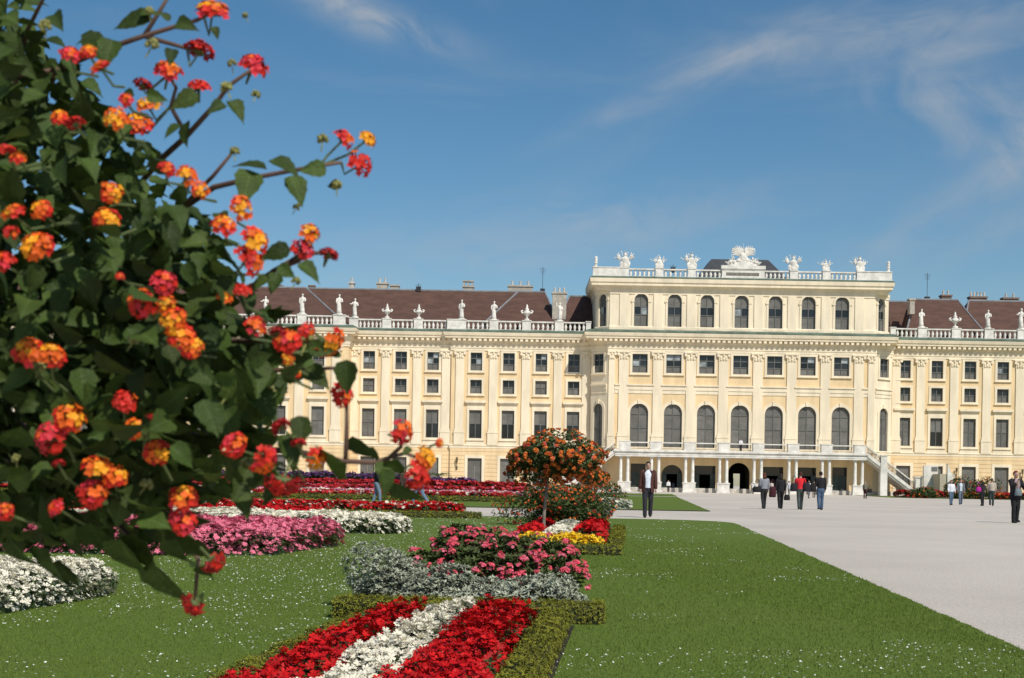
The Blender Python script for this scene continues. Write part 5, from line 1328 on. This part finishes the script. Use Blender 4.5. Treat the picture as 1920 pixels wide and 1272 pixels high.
# ================================================================== PEOPLE
def skin(c): return mat('skin_%02d' % int(c * 100), (c, c * .62, c * .46), .55, .06, 20)
def cloth(name, c): return mat(name, c, .85, .12, 14, .2, 90)
PEND = []
def remesh_later(o, vox):
    md = o.modifiers.new('r', 'REMESH'); md.mode = 'VOXEL'; md.voxel_size = vox; md.use_smooth_shade = True
    sm = o.modifiers.new('s', 'SMOOTH'); sm.factor = .5; sm.iterations = 3
    PEND.append(o)
def finalize():
    dg = bpy.context.evaluated_depsgraph_get()
    res = [(o, bpy.data.meshes.new_from_object(o.evaluated_get(dg))) for o in PEND]
    for o, me in res:
        old = o.data; nm = old.name; o.modifiers.clear(); o.data = me; me.name = nm; bpy.data.meshes.remove(old)
    PEND.clear()
IDENT = {}
def person(loc, face, label, h=1.72, vox=.022, stride=.2, arms=((.1, .2), (.1, .2)), top=(.5, .5, .5), trousers=(.04, .04, .05), shoes=(.02, .02, .02), hair=(.03, .02, .015), sk=.5,
           jacket=None, skirt=False, longhair=False, cap=None, belly=0.0, turn=0.0, fingers=False, crouch=0.0):
    """arms: (forward swing, elbow bend) for each side; face: angle of the facing direction about Z, 0 looks to -Y (the camera)"""
    s = h / 1.75
    hipz = .93 - crouch
    def legs(k):    # k = -1, 1
        f = stride * (1 if k < 0 else -1)
        hip = Vector((k * .085, 0, hipz)); ank = Vector((k * .085, -f, .085 + (.03 if f < 0 else 0))); knee = hip.lerp(ank, .5) + Vector((k * .008, -.03 - abs(f) * .12 - crouch * .5, 0)); return hip, knee, ank
    def arm(k):
        sw, be = arms[0 if k < 0 else 1]
        sh = Vector((k * .185, 0, 1.42 - crouch)); up = Vector((k * .17, -math.sin(sw), -math.cos(sw))).normalized(); el = sh + up * .285
        fo_ = Vector((k * .05 - k * be * .12, -math.sin(sw + be), -math.cos(sw + be))).normalized(); wr_ = el + fo_ * .25; return sh, el, wr_, fo_
    c0 = -crouch
    b = MB()
    b.loft([(0, 0, .83 + c0, .12, .09), (0, .01, .93 + c0, .163, .118), (0, 0, 1.06 + c0, .143, .103 + belly), (0, -.005, 1.25 + c0, .165, .115 + belly * .5), (0, 0, 1.38 + c0, .18, .105), (0, .005, 1.45 + c0, .12, .075), (0, .0, 1.5 + c0, .056, .056), (0, -.01, 1.56 + c0, .052, .054)], 16)
    hc = Vector((0, -.02, 1.645 + c0))
    b.ball(hc, (.075, .095, .118), 14, 9); b.ball(hc + Vector((0, -.035, -.06)), (.052, .055, .055), 10, 6)
    b.tube([hc + Vector((0, -.085, .012)), hc + Vector((0, -.112, -.022)), hc + Vector((0, -.09, -.034))], [.010, .017, .012], 6)
    for k in (-1, 1): b.ball(hc + Vector((k * .076, .012, -.006)), (.013, .022, .032), 6, 5)
    for k in (-1, 1):
        hp, kn, an = legs(k); b.tube([hp + Vector((0, 0, .04)), hp.lerp(kn, .5), kn, kn.lerp(an, .35) + Vector((0, .015, 0)), an], [.085, .075, .055, .055, .04], 10)
        b.tube([an + Vector((0, .04, -.04)), an + Vector((0, -.08, -.05)), an + Vector((0, -.15, -.06))], [.04, .04, .03], 8)
        sh, el, wr_, fo_ = arm(k); b.tube([sh + Vector((-k*.04, 0, .01)), sh, sh.lerp(el, .5), el, el.lerp(wr_, .4), wr_], [.055, .055, .046, .038, .038, .027], 10)
        side = Vector((0, -1, 0)); side = (side - fo_ * side.dot(fo_)); side = side.normalized() if side.length > .2 else Vector((0, 0, 1)); nn = fo_.cross(side)
        pl = wr_ + fo_ * .05; b.tube([wr_, pl, wr_ + fo_ * .09], [.027, .034, .03], 8)
        for j, (off, ln) in enumerate(((-.028, .075), (-.01, .088), (.009, .082), (.027, .065))):
            a0 = wr_ + fo_ * .085 + side * off; a1 = a0 + fo_ * ln * .55; b.tube([a0, a1, a1 + (fo_ - nn * k * .6).normalized() * ln * .45], [.0095, .009, .0075], 6)
        t0 = wr_ + fo_ * .035 + side * .028; b.tube([t0, t0 + (fo_ + side * .9).normalized() * .035, t0 + (fo_ + side * .9).normalized() * .035 + (fo_ * 1.0 - nn * k * .3).normalized() * .03], [.012, .011, .009], 6)
    M = Matrix.Translation(loc) @ Matrix.Rotation(face, 4, 'Z') @ Matrix.Diagonal((s, s, s, 1))
    P = b.build('person', skin(sk), None, True); P.matrix_world = M; remesh_later(P, vox * .75 if fingers else vox); tag(P, label, 'person')
    def child(name, mb, m_, vx=None, smooth=True):
        o = mb.build(name, m_, P, smooth)
        if vx: remesh_later(o, vx)
        return o
    # trousers or skirt
    t = MB(); t.loft([(0, .005, .80 + c0, .135, .105), (0, .01, .92 + c0, .178, .132), (0, 0, 1.06 + c0, .155, .115 + belly)], 16)
    if skirt: t.loft([(0, 0, .5 + c0, .25, .2), (0, 0, .75 + c0, .21, .16), (0, .01, .95 + c0, .175, .13)], 16)
    else:
        for k in (-1, 1):
            hp, kn, an = legs(k); t.tube([hp + Vector((0, 0, .02)), hp.lerp(kn, .5), kn, kn.lerp(an, .5) + Vector((0, .01, 0)), an + Vector((0, 0, -.03))], [.105, .092, .075, .07, .066], 12)
    child('skirt' if skirt else 'trousers', t, cloth('cloth_' + '_'.join('%02d' % int(c * 99) for c in trousers), trousers), vox)
    s_ = MB()
    for k in (-1, 1):
        hp, kn, an = legs(k); z = an.z - .07
        s_.tube([an + Vector((0, .06, -.045)), an + Vector((0, 0, -.03)), an + Vector((0, -.09, -.045)), an + Vector((0, -.17, -.06))], [.042, .052, .046, .03], 10)
    child('shoes', s_, cloth('shoe_' + '_'.join('%02d' % int(c * 99) for c in shoes), shoes))
    def sleeves(mb, g, short=False):
        for k in (-1, 1):
            sh, el, wr_, fo_ = arm(k); pts = [sh + Vector((-k*.06, 0, .02)), sh, sh.lerp(el, .5), el, el.lerp(wr_, .5), wr_.lerp(el, .06)]; rd = [.075, .075, .064, .055, .05, .043]
            if short: pts, rd = pts[:3], rd[:3]
            mb.tube(pts, [r + g for r in rd], 10)
    sh_ = MB(); g = .0 if jacket else .006
    sh_.loft([(0, .0, .93 + c0, .178, .135 + belly), (0, 0, 1.06 + c0, .162, .122 + belly), (0, -.005, 1.25 + c0, .178, .128 + belly * .5), (0, 0, 1.38 + c0, .19, .118), (0, .005, 1.46 + c0, .125, .085), (0, 0, 1.50 + c0, .068, .068)], 16)
    sleeves(sh_, g - (.012 if jacket else 0))
    child('shirt', sh_, cloth('top_' + '_'.join('%02d' % int(c * 99) for c in top), top), vox)
    if jacket:
        j = MB(); n = 18; gap = R(27)
        prof = [(.80, .205, .165), (.95, .20, .158), (1.08, .185, .15), (1.25, .2, .15), (1.38, .212, .138), (1.455, .15, .1), (1.495, .088, .085)]
        def ringpts(z, rx, ry, off):
            gp = gap * (1.0 if z < 1.3 else 1.25)
            return [((rx + off) * math.sin(-math.pi + 0 + gp + (2*math.pi - 2*gp) * i / n), (ry + off) * math.cos(-math.pi + gp + (2*math.pi - 2*gp) * i / n) , z + c0) for i in range(n + 1)]
        for off in (0, -.012):
            rs = [j.vs(ringpts(z, rx, ry + belly, off)) for z, rx, ry in prof]
            for a, c in zip(rs, rs[1:]):
                for i in range(n): j.f.append((a + i, a + i + 1, c + i + 1, c + i)); j.m.append(0)
        sleeves(j, .008); child('jacket', j, cloth('jacket_' + '_'.join('%02d' % int(c * 99) for c in jacket), jacket))
    hr = MB()
    hr.loft([(0, .022, hc.z - .045, .072, .075), (0, .018, hc.z + .01, .083, .09), (0, .0, hc.z + .06, .083, .1), (0, -.008, hc.z + .1, .062, .08), (0, -.005, hc.z + .128, .025, .03)], 14, .02)
    if longhair: hr.loft([(0, .06, hc.z - .2, .07, .03), (0, .05, hc.z - .1, .085, .06), (0, .04, hc.z, .088, .07)], 12)
    child('hair', hr, cloth('hair_' + '_'.join('%02d' % int(c * 99) for c in hair), hair))
    if cap:
        cpm = MB(); cpm.loft([(0, -.01, hc.z + .05, .088, .108), (0, -.01, hc.z + .1, .076, .095), (0, 0, hc.z + .138, .03, .04)], 12); cpm.box(-.06, .06, -.19, -.08, hc.z + .05, hc.z + .062); child('cap', cpm, cloth('cap_' + '_'.join('%02d' % int(c * 99) for c in cap), cap))
    e = MB()
    for k in (-1, 1): e.ball(hc + Vector((k * .03, -.092, .012)), (.012, .007, .007), 6, 4)
    child('eyes', e, cloth('eye_dark', (.02, .015, .01)))
    mo = MB(); mo.box(-.022, .022, -.116 + .008, -.09, hc.z - .068, hc.z - .06); child('mouth', mo, cloth('lips', (.28, .11, .09)))
    return P
def bag(name, loc, size, col, label, rz=0, strap=.35, cat='bag'):
    b = MB(); w, d, h = size
    b.loft([(0, 0, 0, w * .46, d * .5), (0, 0, h * .15, w * .54, d * .56), (0, 0, h * .7, w * .5, d * .5), (0, 0, h, w * .38, d * .3)], 10)
    for k in (-1, 1): b.tube([(k * w * .3, 0, h * .92), (k * w * .22, 0, h + strap * .7), (0, 0, h + strap)], .012, 5)
    o = b.build(name, cloth('bag_' + '_'.join('%02d' % int(c * 99) for c in col), col), None, True); o.location = loc; o.rotation_euler = (0, 0, rz); tag(o, label, cat); return o
def foot(px, py, z=0.0): return gnd(px, py, z)
def rel(p, dx, dz, dy=0): return (p.x + dx, p.y + dy, dz)
AWAY = math.pi
p1 = foot(1214, 971); person(p1, R(-4), 'person in a brown jacket and white shirt walking towards the viewer', 1.79, .015, .10, ((-.05, .18), (.05, .2)), (.66, .70, .78), (.022, .022, .03), (.015, .012, .01), (.03, .022, .016), .42, jacket=(.075, .03, .022), belly=.02, fingers=True)
p2 = foot(1432, 954.5); person(p2, AWAY + .1, 'person with auburn hair in a grey jacket walking away, shoulder bag at the hip', 1.70, .02, .2, ((.1, .3), (.1, .5)), (.24, .25, .28), (.02, .02, .022), hair=(.10, .028, .014), sk=.5, longhair=True)
bag('shoulder_bag', rel(p2, -.34, .78, -.05), (.40, .2, .28), (.015, .013, .013), 'black shoulder bag at the hip of the person in the grey jacket')
p3 = foot(1463, 954.5); person(p3, AWAY, 'person all in black walking between the grey and the red jackets', 1.68, .02, .17, ((.1, .3), (.05, .15)), (.014, .014, .016), (.014, .013, .015), hair=(.02, .016, .014), jacket=None, longhair=True)
bag('shopping_bag', rel(p3, -.40, .55, -.08), (.32, .2, .52), (.05, .010, .016), 'dark maroon bag carried by the person all in black')
bag('handbag', rel(p3, .30, .42, -.05), (.28, .16, .27), (.012, .012, .012), 'small black handbag hanging low beside the person all in black', strap=.55)
p4 = foot(1500, 956.5); person(p4, AWAY - .1, 'person in a bright red top walking away, dark bag on the back', 1.74, .02, .3, ((.25, .8), (.2, .8)), (.62, .02, .03), (.05, .06, .055), hair=(.06, .02, .014))
bag('backpack', rel(p4, .26, .86, -.1), (.36, .22, .42), (.018, .016, .022), 'dark bag at the side of the person in the bright red top', strap=.2)
bag('shoulder_bag', rel(p4, -.3, .86, -.02), (.34, .2, .38), (.014, .014, .03), 'dark blue bag at the elbow of the person in the bright red top')
p5 = foot(1538, 956.5); person(p5, AWAY + .05, 'person in a black jacket and blue jeans standing apart beside the group', 1.80, .02, .08, ((.1, .2), (.15, .3)), (.012, .012, .014), (.06, .10, .17), hair=(.016, .012, .01))
bag('shoulder_bag', rel(p5, -.36, .85, 0), (.3, .18, .4), (.014, .013, .014), 'black bag at the side of the person in the black jacket and jeans')
p6 = foot(1622, 935.5); person(p6, AWAY - .5, 'person in a mottled olive jacket standing by the last pair of columns', 1.68, .025, .06, ((.2, .9), (.1, .2)), (.16, .16, .12), (.035, .008, .012), hair=(.32, .27, .2))
bag('shoulder_bag', rel(p6, .42, .62, -.1), (.46, .25, .38), (.012, .012, .01), 'black bag beside the person in the mottled olive jacket')
p7 = foot(1783, 947.5); person(p7, .1, 'person in a white shirt and blue jeans walking before the eastern lawn', 1.70, .022, .12, ((.1, .3), (.1, .3)), (.66, .68, .72), (.09, .14, .21), hair=(.05, .03, .02))
p8 = foot(1801, 946.5); person(p8, -.15, 'person in a grey waistcoat and jeans with a bag on the shoulder', 1.80, .022, .2, ((.2, .5), (.1, .3)), (.55, .62, .66), (.12, .15, .2), hair=(.22, .05, .04), sk=.5, jacket=(.15, .16, .18))
bag('shoulder_bag', rel(p8, .33, 1.1, -.05), (.22, .18, .42), (.015, .015, .015), 'dark bag on the shoulder of the person in the grey waistcoat', strap=.2)
p9 = foot(1842, 949); person(p9, AWAY + .3, 'person in black and white with a magenta bag near the edge of the gravel', 1.64, .022, .06, ((.3, 1.0), (.2, .4)), (.022, .016, .022), (.016, .014, .014), hair=(.02, .014, .012), longhair=True)
bag('shoulder_bag', rel(p9, -.30, .95, -.08), (.34, .2, .32), (.40, .02, .26), 'magenta bag carried by the person in black and white')
p10 = foot(1859, 949); person(p10, AWAY - .3, 'tall person in a beige top and dark green trousers', 1.86, .022, .06, ((.1, .3), (.15, .5)), (.48, .40, .33), (.035, .05, .05), hair=(.06, .05, .04))
p11 = foot(1903, 981); person(p11, .25, 'person in wide black trousers and a patterned top with both arms raised', 1.72, .018, .04, ((.55, 1.7), (.55, 1.7)), (.34, .24, .24), (.014, .011, .015), hair=(.20, .06, .04), sk=.52, jacket=(.016, .014, .017), fingers=True)
bag('handbag', rel(p11, .02, .90, -.2), (.24, .12, .24), (.13, .17, .18), 'grey green pouch hanging in front of the person in wide black trousers', strap=.3)
pl = gnd(706, 947.5); person(pl, R(95), 'person in a dark jacket and pale jeans walking past the red flower strip', 1.72, .022, .16, ((.2, .6), (.2, .4)), (.020, .018, .018), (.15, .21, .28), hair=(.03, .022, .018))
pr_ = gnd(788, 950); person(pr_, R(-90), 'striding person in blue jeans half hidden by a near lantana flower', 1.72, .022, .36, ((.4, .5), (-.3, .4)), (.06, .035, .025), (.12, .19, .28), hair=(.03, .02, .016))
pq = foot(754, 941); person(pq, R(60), 'person in brown clothes behind the striding person in jeans', 1.62, .028, .1, ((.1, .3), (.1, .3)), (.05, .03, .025), (.03, .02, .018), hair=(.03, .018, .012))
# visitors close to the palace
def far(px, py, face, label, **k): return person(foot(px, py), face, label, vox=.03, **k)
far(1516, 935, .2, 'distant visitor in a white top between the red and black jackets', h=1.68, top=(.62, .64, .70), trousers=(.12, .12, .14))
far(1526, 934, -.2, 'distant visitor in a pale blue top close to the person in the black jacket', h=1.62, top=(.36, .40, .52), trousers=(.2, .18, .16))
far(1253, 923.5, 0, 'distant visitor in a white top and black trousers before the second arcade door', h=1.66, top=(.66, .66, .66), trousers=(.012, .012, .014))
far(1262, 923, .3, 'distant visitor in grey next to the one in white before the second arcade door', h=1.45, top=(.3, .31, .33), trousers=(.3, .31, .33))
far(1333, 922, 0, 'distant visitor in a pink top in front of the third arcade door', h=1.7, top=(.50, .22, .22), trousers=(.3, .28, .28))
far(1341.5, 922.5, .2, 'distant visitor in a bright white top in front of the third arcade door', h=1.62, top=(.72, .72, .70), trousers=(.03, .03, .03))
far(1412, 926, .3, 'distant visitor in black and white beside the passage column', h=1.5, top=(.5, .5, .5), trousers=(.014, .014, .014))
far(1446, 930, AWAY, 'distant visitor in a pale top between the grey jacket and the black clothes', h=1.66, top=(.52, .46, .42), trousers=(.05, .03, .03))
far(1479, 934, .4, 'distant visitor in light grey beside the fifth pair of columns', h=1.6, top=(.42, .43, .45), trousers=(.2, .2, .2))
person(Vector((wx(1389, 840, DT + .9), DT + .9, ZT1 + .002)), 0, 'visitor in a white top on the terrace behind the railing', 1.75, .03, .03, ((.3, .8), (.3, .8)), (.70, .70, .72), (.02, .02, .025))
for px, py, top, lab in ((1692, 930, (.30, .12, .10), 'seated visitor in dull red below the lower stair flight'), (1703, 930, (.04, .04, .05), 'seated visitor in black below the lower stair flight'), (1715, 929, (.5, .48, .45), 'visitor in a pale top beside the newel post of the stair')):
    far(px, py, .3 if px < 1700 else -.4, lab, h=1.6, top=top, trousers=(.03, .025, .03), crouch=.0)
finalize()
# a black café table and white plinth below the stair
c = MB(); t0 = gnd(1696, 931); c.lathe([(.3, 0), (.3, .04), (.04, .06), (.04, .98), (.8, 1.0), (.8, 1.04)], 12); o = c.build('cafe_table', IRON); o.location = (t0.x - .9, t0.y + .8, 0); tag(o, 'round dark table below the lower flight of the eastern stair', 'table')
